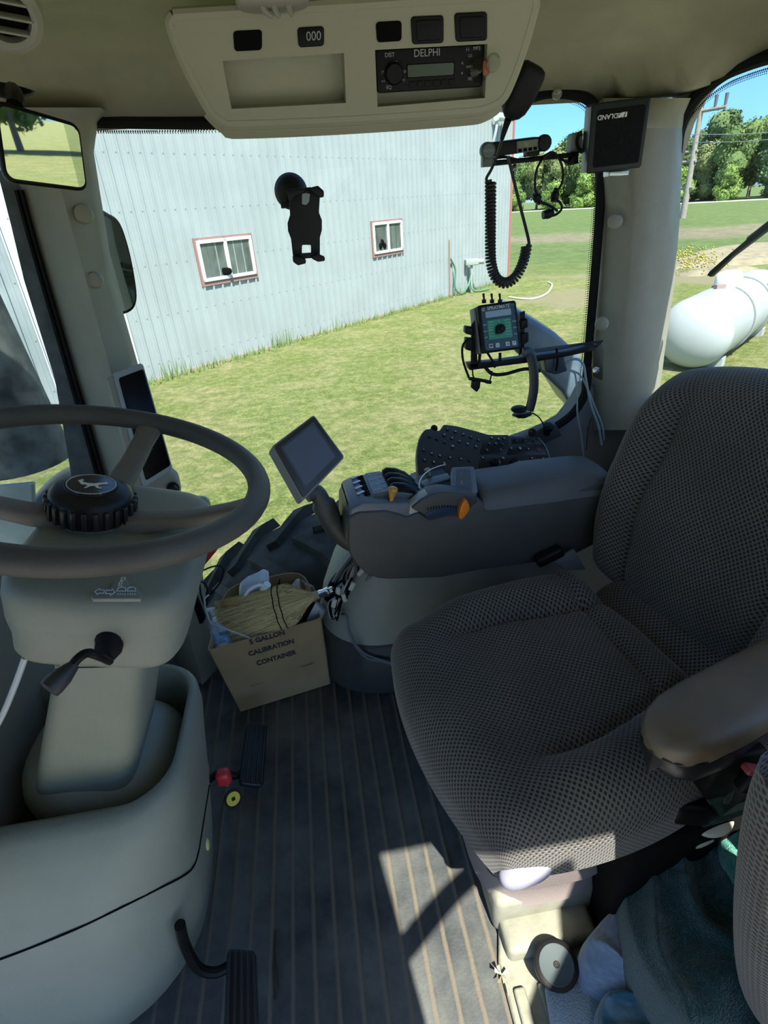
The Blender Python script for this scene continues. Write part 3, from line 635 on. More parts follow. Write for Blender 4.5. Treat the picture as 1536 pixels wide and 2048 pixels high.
b = B(); b.prism([at(a, e, y=1.9) for a, e in [(-120, 985), (65, 968), (68, 1040), (125, 1075), (60, 1100), (-150, 1080)]], (0, .03, 0), .008); tag(O('heat_shield', b, mat('pale_shield', (.30, .36, .33), .45, var=.25)), 'pale grey-green panel below the exhaust stack', 'panel')
b = B(); b.ell(at(390, 1015, y=1.85), (.055, .05, .035), e=.7, e2=.7); b.tube([at(390, 1015, y=1.85), at(365, 1040, y=1.80), at(330, 1060, y=1.64), at(300, 1065, y=1.58)], .012, n=8); tag(O('light_housing', b, HOOD), 'dark rounded light housing just outside the glass by the pillar', 'lamp')
# outside mirror
mr = T('side_mirror', 'tall rounded outside mirror behind the front pillar', 'mirror', at(235, 530, y=2.1))
ol = [(186, 424), (216, 428), (240, 448), (258, 500), (270, 560), (273, 600), (262, 622), (235, 630), (216, 622), (200, 540)]
n = V((.25, -1, -.05)).normalized(); oc = at(230, 530, y=2.1)
b = B(); b.prism(catmull([onp(a, e, oc, n) for a, e in ol], 4, True), -n*.05, .008); O('housing', b, BLACK, mr)
b = B(); b.tube([at(212, 470, y=2.13), at(180, 480, y=2.0), at(120, 500, y=1.66), at(60, 505, y=1.58)], .014, n=8); b.tube([at(215, 590, y=2.13), at(190, 590, y=2.0), at(150, 590, y=1.66), at(95, 590, y=1.58)], .014, n=8); O('mirror_arm', b, BLACK, mr)
oi = onp(228, 530, oc, n)+n*.0005; b = B(); cc = sum((onp(a, e, oc, n) for a, e in ol), V((0, 0, 0)))/len(ol)
b.prism(catmull([cc+(onp(a, e, oc, n)-cc)*.93+n*.002 for a, e in ol], 4, True), n*.001); O('glass', b, MIRROR, mr, flat=True)
# ================================================================ SEAT
def fabric():
    m = mat('dotted_seat_fabric', (.2, .19, .17), .95, sheen=.25); n, l, p = nodes(m)
    uv = n.new('ShaderNodeUVMap'); uv.uv_map = 'UVMap'; sx = n.new('ShaderNodeSeparateXYZ'); l.new(uv.outputs[0], sx.inputs[0])
    def mm(op, a, b_=None):
        k = n.new('ShaderNodeMath'); k.operation = op
        for i, q in enumerate((a, b_)):
            if q is None: continue
            if isinstance(q, (int, float)): k.inputs[i].default_value = q
            else: l.new(q, k.inputs[i])
        return k.outputs[0]
    v = mm('DIVIDE', sx.outputs[1], .0062); row = mm('FLOOR', v); u = mm('ADD', mm('DIVIDE', sx.outputs[0], .0108), mm('MULTIPLY', mm('MODULO', row, 2.0), .5))
    du = mm('MULTIPLY', mm('SUBTRACT', mm('FRACT', u), .5), 1.75); dv = mm('MULTIPLY', mm('SUBTRACT', mm('FRACT', v), .5), 1.0)
    d = mm('SQRT', mm('ADD', mm('MULTIPLY', du, du), mm('MULTIPLY', dv, dv)))
    mr_ = n.new('ShaderNodeMapRange'); mr_.interpolation_type = 'SMOOTHSTEP'; mr_.inputs[1].default_value = .33; mr_.inputs[2].default_value = .54; l.new(d, mr_.inputs[0])
    nz = n.new('ShaderNodeTexNoise'); nz.inputs['Scale'].default_value = 7; tc = n.new('ShaderNodeTexCoord'); l.new(tc.outputs['Object'], nz.inputs['Vector'])
    r = n.new('ShaderNodeValToRGB'); r.color_ramp.elements[0].position = .3; r.color_ramp.elements[1].position = .7; r.color_ramp.elements[0].color = (.085, .079, .067, 1); r.color_ramp.elements[1].color = (.125, .116, .10, 1); l.new(nz.outputs['Fac'], r.inputs[0])
    mx = n.new('ShaderNodeMix'); mx.data_type = 'RGBA'; mx.inputs[6].default_value = (.012, .012, .012, 1); l.new(mr_.outputs[0], mx.inputs[0]); l.new(r.outputs[0], mx.inputs[7]); l.new(mx.outputs[2], p.inputs['Base Color'])
    b = n.new('ShaderNodeBump'); b.inputs['Strength'].default_value = .7; b.inputs['Distance'].default_value = .0015; l.new(mr_.outputs[0], b.inputs['Height']); l.new(b.outputs[0], p.inputs['Normal'])
    return m
FAB = fabric()
def arcprof(s, hw, r, dn):
    """s = signed arc length from the middle: returns (offset, drop)"""
    a = abs(s); L = hw-r; sg = 1 if s >= 0 else -1
    if a <= L: return s, 0
    q = (a-L)/r
    if q < math.pi/2: return sg*(L+r*math.sin(q)), r*(1-math.cos(q))
    return sg*hw, r+(a-L-r*math.pi/2)
def cushion(o, eu, ev, ez, hu, hv, ru, rv, dn, relief, sq=.5, nu=70, nv=60, taper=lambda v: 1.0, dv0=None):
    """padded slab: arc-length grid over the face and down its sides; uv in metres"""
    Lu = (hu-ru)+ru*math.pi/2+dn; Lv = (hv-rv)+rv*math.pi/2+dn
    b = B(); t = bmesh.new(); uvl = t.loops.layers.uv.new('UVMap'); g = []; uvs = []
    for i in range(nu+1):
        row, ruv = [], []
        for j in range(nv+1):
            su_, sv_ = -Lu+2*Lu*i/nu, -Lv+2*Lv*j/nv
            X, d1 = arcprof(su_, hu, ru, dn); Y, d2 = arcprof(sv_, hv, rv, dn)
            kx, ky = X/hu, Y/hv
            Xs = X*math.sqrt(max(0, 1-sq*ky*ky*.5))*taper(ky); Ys = Y*math.sqrt(max(0, 1-sq*kx*kx*.5))
            drop = min(dn+max(ru, rv), math.hypot(d1, d2))
            z = -min(drop, dn+max(ru, rv))+relief(kx, ky)*max(0, 1-drop/.05)
            row.append(t.verts.new(V(o)+eu*Xs+ev*Ys+ez*z)); ruv.append((su_, sv_))
        g.append(row); uvs.append(ruv)
    for i in range(nu):
        for j in range(nv):
            f = t.faces.new((g[i][j], g[i+1][j], g[i+1][j+1], g[i][j+1]))
            for l_, (a, c) in zip(f.loops, ((i, j), (i+1, j), (i+1, j+1), (i, j+1))): l_[uvl].uv = uvs[a][c]
    ring = [g[i][0] for i in range(nu+1)]+[g[nu][j] for j in range(1, nv+1)]+[g[i][nv] for i in range(nu-1, -1, -1)]+[g[0][j] for j in range(nv-1, 0, -1)]
    t.faces.new(list(reversed(ring)))
    return b.merge(t)
SA_ = math.radians(11); su_f = V((-math.sin(SA_), math.cos(SA_), 0)); sf = V((-math.cos(SA_), -math.sin(SA_), 0)); UZ = V((0, 0, 1))   # far side, forwards
seat = T('driver_seat', 'dotted grey-brown cloth driver seat with tall padded backrest', 'seat', (.47, .8, 0))
def rel_c(kx, ky):
    z = -.012*(1-min(1, abs(kx)**2))+.01
    xs = .56-.10*sm((ky+.2)/1.0)                     # seam of the side bolster; ky -1 front .. +1 back
    bol = sm((abs(kx)-xs+.02)/.22)*.034*sm((ky+.75)/.55)
    groove = -.020*math.exp(-((abs(kx)-xs)/.032)**2)*sm((ky+.55)/.35)
    z += bol+groove
    z += -.012*math.exp(-((ky-.62-.1*kx)/.03)**2)    # seam across towards the back
    z += .022*sm((ky-.62)/.25)
    z += .006*math.sin(kx*7+ky*4)*math.sin(ky*6)*(1-abs(kx))
    return z
cc_ = V((.405, .80, .535))
cu = cushion(cc_, su_f, -sf, (UZ+sf*.03).normalized(), .315, .30, .085, .10, .05, rel_c, sq=.52, nu=110, nv=100)
O('seat_cushion', cu, FAB, seat, sharp=1.5)
bt = math.radians(13); bn_ = (sf*math.cos(bt)+UZ*math.sin(bt)).normalized(); bu_ = (UZ*math.cos(bt)-sf*math.sin(bt)).normalized()
def rel_b(kx, ky):
    xs = .55
    z = sm((abs(kx)-xs+.03)/.25)*.04*sm((1.05-ky)/.5)-.016*math.exp(-((abs(kx)-xs)/.028)**2)*sm((.75-ky)/.3)
    z += .012*math.sin(max(0, 1-((ky+.35)/.5)**2))*(1 if abs(kx) < .6 else .3)
    z += .004*math.sin(kx*5+ky*7)
    return z
bc = V((.765, .835, .495))+bu_*.30+su_f*.045+sf*.045
bk = cushion(bc, su_f, bu_, bn_, .335, .31, .085, .085, .06, rel_b, sq=.55, nu=100, nv=110, taper=lambda k: 1-.10*max(0, k)-.06*max(0, -k))
O('backrest', bk, FAB, seat, sharp=1.5)
# gusset between cushion and back
b = B(); t_ = cushion(V((.70, .815, .525)), su_f, (UZ*.55-sf*.8).normalized(), (UZ*.8+sf*.55).normalized(), .25, .07, .04, .03, .02, lambda a, c: 0, nu=40, nv=16); O('rear_gusset', t_, FAB, seat, sharp=1.5)
# lower shell, suspension and a black block for the shade beneath
def sl_(a, c, z): return cc_+su_f*a-sf*c+V((0, 0, z-cc_.z))
b = B(); b.prism([sl_(-.27, -.24, .40), sl_(.27, -.24, .40), sl_(.27, .27, .40), sl_(-.27, .27, .40)], (0, 0, .045), .01); O('seat_pan', b, BLACK, seat)
b = B(); b.prism([sl_(.20, -.22, .24), sl_(.24, -.26, .42), sl_(.24, .25, .42), sl_(.20, .2, .24)], su_f*.03, .008); O('side_cover', b, BLACK, seat)
SUSP = mat('rubber_bellows', (.21, .175, .16), .65, bump=.3)
b = B()
rings = []
for z, e in ((.10, .0), (.15, -.012), (.17, .004), (.23, -.014), (.25, .0), (.31, -.016), (.33, -.004), (.40, -.02)):
    hx, hy = .155+e, .18+e; r = []
    for k in range(40):
        q = 2*math.pi*k/40; c, s = math.cos(q), math.sin(q); r.append(V((.365+hx*math.copysign(abs(c)**.6, c), .75+hy*math.copysign(abs(s)**.6, s), z)))
    rings.append(r)
b.loft(rings); O('suspension_bellows', b, SUSP, seat, sharp=1.4)
PANM = mat('seat_base_plastic', (.20, .20, .15), .65, bump=.4, bscale=120, var=.12, vscale=22)
b = B(); b.prism([(.235, .575, .0), (.235, 1.0, .0), (.46, 1.0, .0), (.46, .575, .0)], (0, 0, .12), .018); O('seat_base', b, PANM, seat)
b = B(); b.prism([(.245, .515, .0), (.245, .60, .0), (.44, .60, .0), (.44, .515, .0)], (0, 0, .055), .014); O('base_step', b, PANM, seat)
b = B(); b.prism([(.45, .50, .0), (.45, 1.0, .0), (.80, 1.0, .0), (.80, .55, .0)], (0, 0, .37), .02); O('under_seat_shade', b, MATTE, seat)  # black block put in for the deep shadow under the seat
b = B(); b.ell(at(1052, 1742, y=.485), (.048, .022, .020), R=Matrix.Rotation(.15, 3, 'Z'), e=.8); O('height_handle', b, mat('pale_lilac_handle', (.22, .22, .27), .4), seat)
b = B(); q = at(998, 1725, z=.34); b.lathe(q, (-.5, -.8, .3), [(0, 0), (.022, 0), (.022, .012), (.018, .016), (0, .016)]); O('knob', b, BLACK, seat)
# small switch block low on the far front side
b = B(); b.box(at(905, 1600, z=.33), (.035, .05, .03), R=Matrix.Rotation(SA_, 3, 'Z'), bev=.006); O('adjuster_switch', b, BLACK, seat)
# near armrest: brown-grey padded top over a black base
ARMT = mat('armrest_vinyl', (.125, .097, .066), .26, bump=.35, bscale=1000, var=.10)
ad = V((math.cos(math.radians(16)), math.sin(math.radians(16)), 0)); an = V((ad.y, -ad.x, 0))       # backwards, towards the door
def armring(s, hw, z0, z1, off=0, e=.55):
    c = V((.452, .487, 0))+ad*s+an*off; zc, hz = (z0+z1)/2, (z1-z0)/2
    return [c+an*hw*math.copysign(abs(math.cos(q))**e, math.cos(q))+V((0, 0, zc+hz*math.copysign(abs(math.sin(q))**e, math.sin(q)))) for q in (2*math.pi*k/36 for k in range(36))]
b = B(); b.loft([armring(s, w_, zc-h_, zc+h_) for s, w_, h_, zc in ((-.035, .001, .001, .690), (-.033, .016, .012, .690), (-.025, .030, .020, .692), (-.008, .043, .026, .695), (.025, .053, .0295, .698), (.08, .057, .031, .699), (.18, .057, .031, .701), (.34, .055, .031, .705), (.38, .045, .026, .705), (.39, .02, .01, .705))])
O('armrest_pad', b, ARMT, seat, sharp=1.5)
b = B(); b.loft([armring(s, w_, .628-dz, .688) for s, w_, dz in ((-.031, .001, 0), (-.029, .018, -.03), (-.018, .033, -.012), (.01, .046, .0), (.07, .052, .004), (.2, .05, .004), (.34, .045, .0))]); O('armrest_base', b, mat('armrest_black', (.016, .016, .017), .3), seat, sharp=1.0)
b = B(); b.loft([armring(s, w_, .680, .688) for s, w_ in ((-.034, .001), (-.032, .02), (-.022, .034), (.008, .049), (.07, .057), (.3, .055))]); O('armrest_lip', b, BLACK, seat, sharp=1.0)
b = B(); b.prism([at(1440, 1640, y=.50), at(1405, 1590, y=.50), at(1440, 1530, y=.46), at(1536, 1500, y=.46), at(1560, 1560, y=.46), at(1480, 1600, y=.50)], (0, .03, 0), .006); O('armrest_bracket', b, BLACK, seat)
OLIVE = mat('dark_green_steel', (.03, .055, .04), .4, metal=.3)
b = B(); b.tube([at(1415, 1600, y=.5), at(1465, 1582, y=.5), at(1540, 1560, y=.5)], .008, n=8); b.tube([at(1400, 1640, y=.52), at(1470, 1618, y=.52), at(1545, 1590, y=.52)], .013, n=8); b.tube([at(1450, 1600, y=.5), at(1475, 1540, y=.49), at(1490, 1515, y=.48)], .008, n=8); O('linkage', b, OLIVE, seat)
b = B(); b.ell(at(1383, 1618, y=.52), (.055, .02, .026), R=Matrix.Rotation(.35, 3, 'Y'), e=.6); O('recline_cover', b, BLACK, seat)
bk_ = T('belt_buckle', 'black seat belt buckle with red button under the near armrest', 'buckle', at(1510, 1555, y=.45))
b = B(); b.box(at(1512, 1560, y=.46), (.05, .024, .05), R=Matrix.Rotation(.5, 3, 'Y'), bev=.008); O('body', b, BLACK, bk_)
b = B(); b.box(at(1508, 1540, y=.445), (.036, .018, .012), R=Matrix.Rotation(.45, 3, 'Y'), bev=.004); O('release_button', b, mat('dull_red_button', (.35, .05, .06), .5), bk_, lab='dull red button')
# belt buckle in the far crease of the seat
b2 = T('belt_latch', 'dark green-black belt latch in the crease beside the console', 'buckle', at(1105, 1125, y=1.12))
b = B(); b.box(at(1098, 1112, y=1.13), (.075, .03, .03), R=Matrix.Rotation(-.4, 3, 'Y'), bev=.008); O('body', b, BLACK, b2)
b = B(); b.prism([at(a, e, y=1.12) for a, e in [(1108, 1125), (1150, 1100), (1172, 1140), (1130, 1142)]], (0, .012, 0), .003); O('webbing', b, mat('grey_webbing', (.10, .11, .11), .9), b2)
# padded cushion edge at the right border: the folded training seat
fs = T('folding_seat', 'dotted cloth side cushion standing upright at the right border', 'seat', at(1500, 2040, z=.1))
sp_pts = [(1545, 1585), (1522, 1640), (1503, 1720), (1492, 1800), (1485, 1880), (1487, 1960), (1497, 2010), (1520, 2040), (1560, 2060)]
t = bmesh.new(); uvl = t.loops.layers.uv.new('UVMap'); rows = []; yy = .30
cl = catmull([at(a, e, y=yy) for a, e in sp_pts], 5)
arc_ = 0
for i, p in enumerate(cl):
    if i: arc_ += (p-cl[i-1]).length
    row = []
    for k in range(15):
        q = math.pi*(k/14); off = V((.035*(1-math.sin(q)), -.045*math.cos(q), 0)); row.append((t.verts.new(p+off), (arc_, .0075*k)))
    row.append((t.verts.new(p+V((.22, .045, 0))), (arc_, .3))); row.insert(0, (t.verts.new(p+V((.22, -.045, 0))), (arc_, -.2))); rows.append(row)
for a, c in zip(rows, rows[1:]):
    for k in range(len(a)-1):
        f = t.faces.new((a[k][0], a[k+1][0], c[k+1][0], c[k][0]))
        for l_, q in zip(f.loops, (a[k][1], a[k+1][1], c[k+1][1], c[k][1])): l_[uvl].uv = q
t.faces.new([r[0][0] for r in rows]+[r[-1][0] for r in reversed(rows)])
b = B(); b.merge(t); O('cushion', b, FAB, fs, sharp=1.5, recalc=True)
b = B(); b.box(fs.location+V((.16, .02, .22)), (.16, .04, .5), bev=.01); O('frame', b, BLACK, fs)

# ================================================================ RIGHT-HAND CONSOLE (armrest with controls)
ka = math.radians(3); KN = V((math.sin(ka), -math.cos(ka), 0)); KD = V((math.cos(ka), math.sin(ka), 0)); KO = V((.03, 1.125, 0))
def kp(px, py, o=0): return onp(px, py, KO, KN)+KN*o
con = T('control_console', 'dark grey armrest console with levers on the far side of seat', 'console', KO+V((.2, .1, .5)))
sideP = [(696, 1040), (704, 1030), (718, 1025), (773, 1022), (800, 1029), (816, 1035), (838, 1023), (858, 1037), (887, 1030), (918, 1031), (940, 1006), (957, 999), (976, 1012), (1065, 998), (1150, 982), (1235, 960), (1235, 1060), (1180, 1095), (1138, 1116), (1047, 1130), (956, 1142), (878, 1157), (780, 1160), (755, 1158), (732, 1149), (712, 1130), (700, 1110), (695, 1090)]
b = B(); b.prism([kp(*q) for q in sideP], -KN*.175, .008); O('side_shell', b, GREY, con, sharp=.5)
lid = [(952, 960), (960, 975), (978, 1009), (1065, 995), (1150, 979), (1200, 960), (1200, 925), (1160, 915), (1100, 920), (1040, 925), (960, 935)]
lo = B(); LZ = [kp(a, e) for a, e in lid]
# lid: profile across the arm, lofted along it
rr = []
for s, zt, zb_ in ((.345, .768, .745), (.35, .775, .738), (.37, .779, .735), (.47, .778, .732), (.50, .784, .730), (.64, .778, .728), (.69, .770, .728), (.71, .755, .728)):
    o_ = KO+KD*s; r = []
    for (c_, z) in ((.004, zb_), (.0, (zb_+zt)/2-.01), (-.012, zt-.012), (-.035, zt-.002), (-.10, zt+.003), (-.15, zt-.002), (-.172, zt-.015), (-.178, zb_)): r.append(o_+KN*c_+V((0, 0, z)))
    rr.append(r)
lo.loft(rr); O('lid', lo, mat('lid_plastic', (.085, .087, .088), .45, bump=.35, bscale=1100), con, sharp=.9)
# deck with finger levers
dk = Q([(722, 950), (806, 945), (812, 1026), (703, 1030)], n=(-.05, -.2, .97), z=.835)
SLATE = mat('slate_plastic', (.115, .13, .155), .38, bump=.15)
b = B(); b.prism([kp(a, e, -.006) for a, e in [(700, 1036), (702, 1020), (728, 1008), (773, 1008), (822, 1010), (838, 1010), (850, 1012), (908, 1003), (908, 1030), (700, 1050)]], -KN*.16, .006); O('deck', b, SLATE, con, sharp=.5)
hump = []
for a in range(9):
    q = a/8
    hump.append((.0+.165*q, .778+.028*math.sin(math.pi*min(1, .12+.76*q))))
b = B(); b.prism([KO+KD*(s+.02)+V((0, 0, z))-KN*.038 for s, z in [(.0, .76)]+hump+[(.165, .76)]], -KN*.125, .004); O('lever_housing', b, SLATE, con, sharp=.5)
def hp_(s, c, h=0):      # point on the hump: s 0..1 along, c 0..1 across (0 near), h above
    return KO+KD*(.02+.165*s)+V((0, 0, .778+.028*math.sin(math.pi*min(1, .12+.76*s))+h))-KN*(.038+.125*c)
for k in range(4):
    c0, c1 = .03+.245*k, .03+.245*k+.19
    b = B(); b.loft([[hp_(s, c0, .002), hp_(s, c1, .002), hp_(s, c1, -.004), hp_(s, c0, -.004)] for s in (-.02, .06, .13, .2, .27, .33)]); O('slot', b, MATTE, con)
    b = B(); b.box(hp_(.20, c0+.12, .006), (.022, .007, .006), R=Matrix.Rotation(.5, 3, 'Z'), bev=.002); O('indicator', b, STEEL, con, lab='small bright metal indicator')
    b = B(); b.loft([[hp_(s, c0-.01, h), hp_(s, c0+.06, h+.006), hp_(s, c1-.05, h+.006), hp_(s, c1+.02, h), hp_(s, c1, -.01), hp_(s, c0, -.01)] for s, h in ((.64, .004), (.70, .011), (.85, .012), (1.0, .006), (1.14, -.010), (1.22, -.03))]); O('finger_lever', b, BLACK, con, sharp=.7)
b = B(); b.loft([[hp_(s, .02, .0022), hp_(s, .97, .0022), hp_(s, .97, -.002), hp_(s, .02, -.002)] for s in (.37, .42, .47, .52, .57, .62)]); O('label_panel', b, GREYB, con)
b = B()
for k in range(4):
    for dx in (0, .06): 
        q = hp_(.42+dx, .14+.24*k, .003); b.box(q, (.004, .010, .0006))
    b.box(hp_(.56, .2+.22*k, .003), (.009, .005, .0006))
O('lettering', b, DIMPRINT, con)
# gate with the yellow-knobbed lever
b = B(); g0 = [kp(a, e, -.012) for a, e in [(712, 1024), (796, 1016), (796, 1006), (716, 1012)]]
q0 = KO+V((0, 0, .776)); b.prism([q0+KD*.022-KN*.006, q0+KD*.125-KN*.006, q0+KD*.125-KN*.034, q0+KD*.022-KN*.034], (0, 0, .004), .0015); O('gate_plate', b, SLATE, con)
b = B()
for s0, s1, c0, c1 in ((.030, .046, .010, .028), (.052, .078, .010, .016), (.058, .070, .016, .030), (.084, .098, .012, .030), (.046, .118, .0105, .0135)): b.prism([q0+KD*s0-KN*c0, q0+KD*s1-KN*c0, q0+KD*s1-KN*c1, q0+KD*s0-KN*c1], (0, 0, .0052))
O('gate_slots', b, MATTE, con, flat=True)
kb = kp(784, 1016, -.02)
lv = O('gear_lever', B().cyl(kb, kb+V((0, 0, .018)), .004, n=12), BLACK, con)
kt = at(787, 974, y=kb.y)
b = B(); ax = (kt-kb).normalized(); L = (kt-kb).length; b.lathe(kb, ax, [(0, L*.2), (.0055, L*.2), (.0068, L*.45), (.0105, L*.72), (.0122, L*.84), (.0105, L*.95), (.006, L*1.0), (0, L*1.01)], 24); O('knob', b, mat('amber_knob', (.50, .27, .045), .35, var=.25, vscale=90), lv, lab='amber yellow knob')
b = B(); b.prism([kp(a, e, .001) for a, e in [(818, 1029), (820, 1012), (850, 990), (856, 988), (828, 1010), (838, 1018), (836, 1024)]], -KN*.03, .002); O('bright_trim', b, mat('pale_trim', (.36, .37, .36), .35), con)
# throttle quadrant
thr = [(821, 1013), (842, 996), (860, 986), (883, 981), (914, 984), (947, 986), (953, 1000), (934, 1017), (918, 1031), (895, 1030), (875, 1034), (862, 1039), (844, 1025)]
b = B(); b.prism([kp(a, e, .010) for a, e in thr], -KN*.05, .004); th = O('throttle_quadrant', b, GREY, con, sharp=.5)
b = B(); b.prism([kp(a, e, .0125) for a, e in [(846, 1024), (866, 1014), (890, 1009), (911, 1010), (912, 1022), (895, 1026), (875, 1030), (861, 1034)]], -KN*.004, .001); O('slider_track', b, mat('blue_black', (.02, .035, .06), .3), th)
b = B()
for k in range(11):
    f = k/10; b.box(kp(853+f*56, 1018-10*math.sin(math.pi*min(1, .15+.55*f)), .013), (.0022, .002, .006), bev=.0005)
O('ticks', b, MATTE, th)
b = B(); b.prism([kp(a, e, .026) for a, e in [(924, 990), (929, 994), (933, 1003), (932, 1012), (925, 1022), (916, 1031), (912, 1027), (913, 1013), (918, 998)]], -KN*.018, .003); O('throttle_lever', b, mat('orange_plastic', (.62, .17, .01), .35), th, lab='bright orange lever')
# small lever pair and switch panel
b = B(); s0, s1 = .195, .245
for k, (c0, c1) in enumerate(((.05, .085), (.125, .165))):
    pass
b = B(); b.prism([KO+KD*s+V((0, 0, z))-KN*.045 for s, z in ((.20, .75), (.205, .765), (.22, .778), (.25, .786), (.29, .790), (.295, .75))], -KN*.115, .004); O('small_lever_housing', b, BLACK, con)
b = B(); b.prism([KO+KD*s+V((0, 0, z))-KN*.085 for s, z in ((.215, .774), (.22, .782), (.25, .790), (.29, .794), (.29, .785))], -KN*.035, .002); O('slider_plate', b, SLATE, con)
b = B(); b.cyl(KO+KD*.245-KN*.135+V((0, 0, .785)), KO+KD*.240-KN*.135+V((0, 0, .806)), .006, .008, 14); O('stub_lever', b, mat('olive_stub', (.22, .22, .15), .5), con)
b = B(); b.tube([KO+KD*(.205+.0*k)+KD*.085*(1-math.cos(q))-KN*(.08+.045*math.sin(q)*1.2)+V((0, 0, .780+.030*math.sin(q))) for k, q in enumerate((0, .35, .7, 1.05, 1.4, 1.57))], .0017, n=6); O('wire_guard', b, STEEL, con)
sp_ = Q([(903, 934), (948, 932), (956, 985), (902, 983)], n=(.05, -.40, .9), z=.800)
b = B(); sp_.slab(b, 0, 0, 1, 1, .006, -.035, 0, .003); O('switch_panel', b, mat('slate_blue_plastic', (.16, .19, .24), .35), con)
b = B(); sp_.slab(b, .22, .12, .80, .92, .004, 0, .0012); O('panel_face', b, SLATE, con)
b = B(); sp_.write(b, '<>', .42, .30, .008, .0014, ang=1.2); sp_.write(b, 'E', .42, .66, .014, .0014, ang=0); b2_ = b; O('lettering', b2_, DIMPRINT, con)
# keypad -----------------------------------------------------------
kpo = at(960, 905, y=1.405); kpn = V((.10, -.52, .85)).normalized()
def kk(cx, cy, h=0): return onp(820+cx/5.12, 830+cy/5.12, kpo, kpn)+kpn*h
kpd = T('keypad', 'large curved black keypad panel with small round lettered buttons', 'control panel', kpo-V((0, 0, .1)))
out = [(66, 430), (70, 340), (90, 240), (120, 180), (155, 140), (205, 133), (300, 155), (318, 130), (345, 88), (480, 105), (650, 150), (800, 192), (1000, 205), (1240, 215), (1310, 245), (1370, 300), (1410, 370), (1438, 470), (1440, 620), (1100, 640), (700, 650), (180, 668), (120, 650), (80, 580)]
b = B(); b.prism([kk(a, e) for a, e in out], -kpn*.028, .006); O('panel_body', b, mat('keypad_black', (.022, .024, .023), .45, bump=.2, bscale=900), kpd, sharp=.5)
b = B(); b.tube([kk(1310, 238, .002), kk(1360, 290, .002), kk(1405, 370, .002), kk(1430, 460, .002)], .0014, n=6); O('edge_line', b, mat('pale_edge', (.3, .32, .31), .5), kpd)  # pale line along the panel's rounded right corner
b = B(); b.lathe(kk(250, 128, -.02), kpn, [(0, 0), (.010, 0), (.0105, .016), (.009, .021), (0, .022)]); O('dial', b, BLACK, kpd)
PADM = mat('pad_black', (.009, .010, .011), .3)
for (x0, y0, x1, y1, sk_) in ((745, 205, 1005, 402, -40), (1030, 226, 1335, 300, 0), (995, 306, 1385, 410, -20), (705, 416, 1425, 560, -20)):
    b = B(); b.prism([kk(x0+12, y0, .0008), kk(x1, y0, .0008), kk(x1+10, y1, .0008), kk(x0+sk_+10, y1, .0008)], -kpn*.002, .0005); O('button_field', b, PADM, kpd)
BTN = [(200, 222, '1', 1), (275, 248, '2', 1), (355, 282, '3', 1), (385, 147, 'F', 0), (465, 172, 'G', 0), (545, 200, 'H', 0), (625, 230, 'I', 0), (700, 258, 'J', 0), (350, 206, 'A', 0), (430, 240, 'B', 0), (505, 272, 'C', 0), (590, 300, 'D', 0), (675, 328, 'E', 0), (435, 325, 'O', 2), (140, 360, '/', 0), (222, 398, 'V', 0), (305, 420, 'Z', 0), (410, 440, '8', 0), (350, 500, '0', 2), (150, 462, 'L', 0), (242, 484, '#', 0), (520, 453, 'o', 0), (610, 467, '.', 2), (835, 238, 'X', 0), (905, 250, '%', 0), (962, 243, 'n', 0), (810, 297, '+', 0), (878, 297, 'T', 0), (943, 302, '-', 0), (785, 362, '1', 0), (927, 362, '1', 0), (1035, 345, '=', 0), (1125, 345, '&', 2), (1208, 350, 'a', 0), (1078, 255, '', 0), (1172, 258, '', 0), (1272, 270, '', 0), (1316, 358, '', 3), (950, 445, 'Q', 0), (740, 440, 'x', 0), (1245, 445, 'o', 0), (1360, 445, 'o', 0)]
GRN = mat('green_print', (.02, .30, .10), .5); DRED = mat('dark_red_print', (.14, .02, .03), .5)
for cx, cy, ch, ty_ in BTN:
    o_ = kk(cx, cy); r = .0052 if ch else .0075
    b = B(); b.lathe(o_+kpn*.0008, kpn, [(0, 0), (r, 0), (r*.95, .0016), (r*.7, .0022), (0, .0022)], 16); bo = O('button', b, PADM if ty_ != 3 else DRED, kpd)
    if ch:
        ru, uu = (kk(cx+30, cy-8)-o_).normalized(), None; uu = kpn.cross(ru); s_ = .0075 if ty_ != 2 else .010
        b = B(); b.text(ch, lambda x, y, z: o_+kpn*.0032+ru*(-y*s_)*-1+uu*(x*s_)*-1 if False else o_+kpn*.0032+uu*(y*s_)*.9+ru*(x*s_), bold=.02); O('lettering', b, GRN if ty_ == 1 else WHITE, bo)
for cx, cy, aa in ((862, 492, -.7), (1062, 488, .8)):
    o_ = kk(cx, cy); b = B(); b.lathe(o_, kpn, [(0, 0), (.0125, 0), (.012, .008), (.009, .011), (0, .011)], 24); kn = O('rotary_knob', b, BLACK, kpd)
    b = B(); b.tube([o_+kpn*.0012+(CR*math.cos(q)-CU*math.sin(q)*.6)*.0160 for q in (-.9, -.4, 0, .4)], .0009, n=5); b.tube([o_+kpn*.0115+CR*.001-CU*.003, o_+kpn*.0112+(CR*.010*aa*-1-CU*.004)], .0009, n=5, k=1); O('pointer', b, WHITE, kn)
b = B(); b.tube([kk(500, 500, -.028), kk(600, 620, -.10), V((.34, 1.38, .5))], .02, n=10); O('support', b, BLACK, kpd)
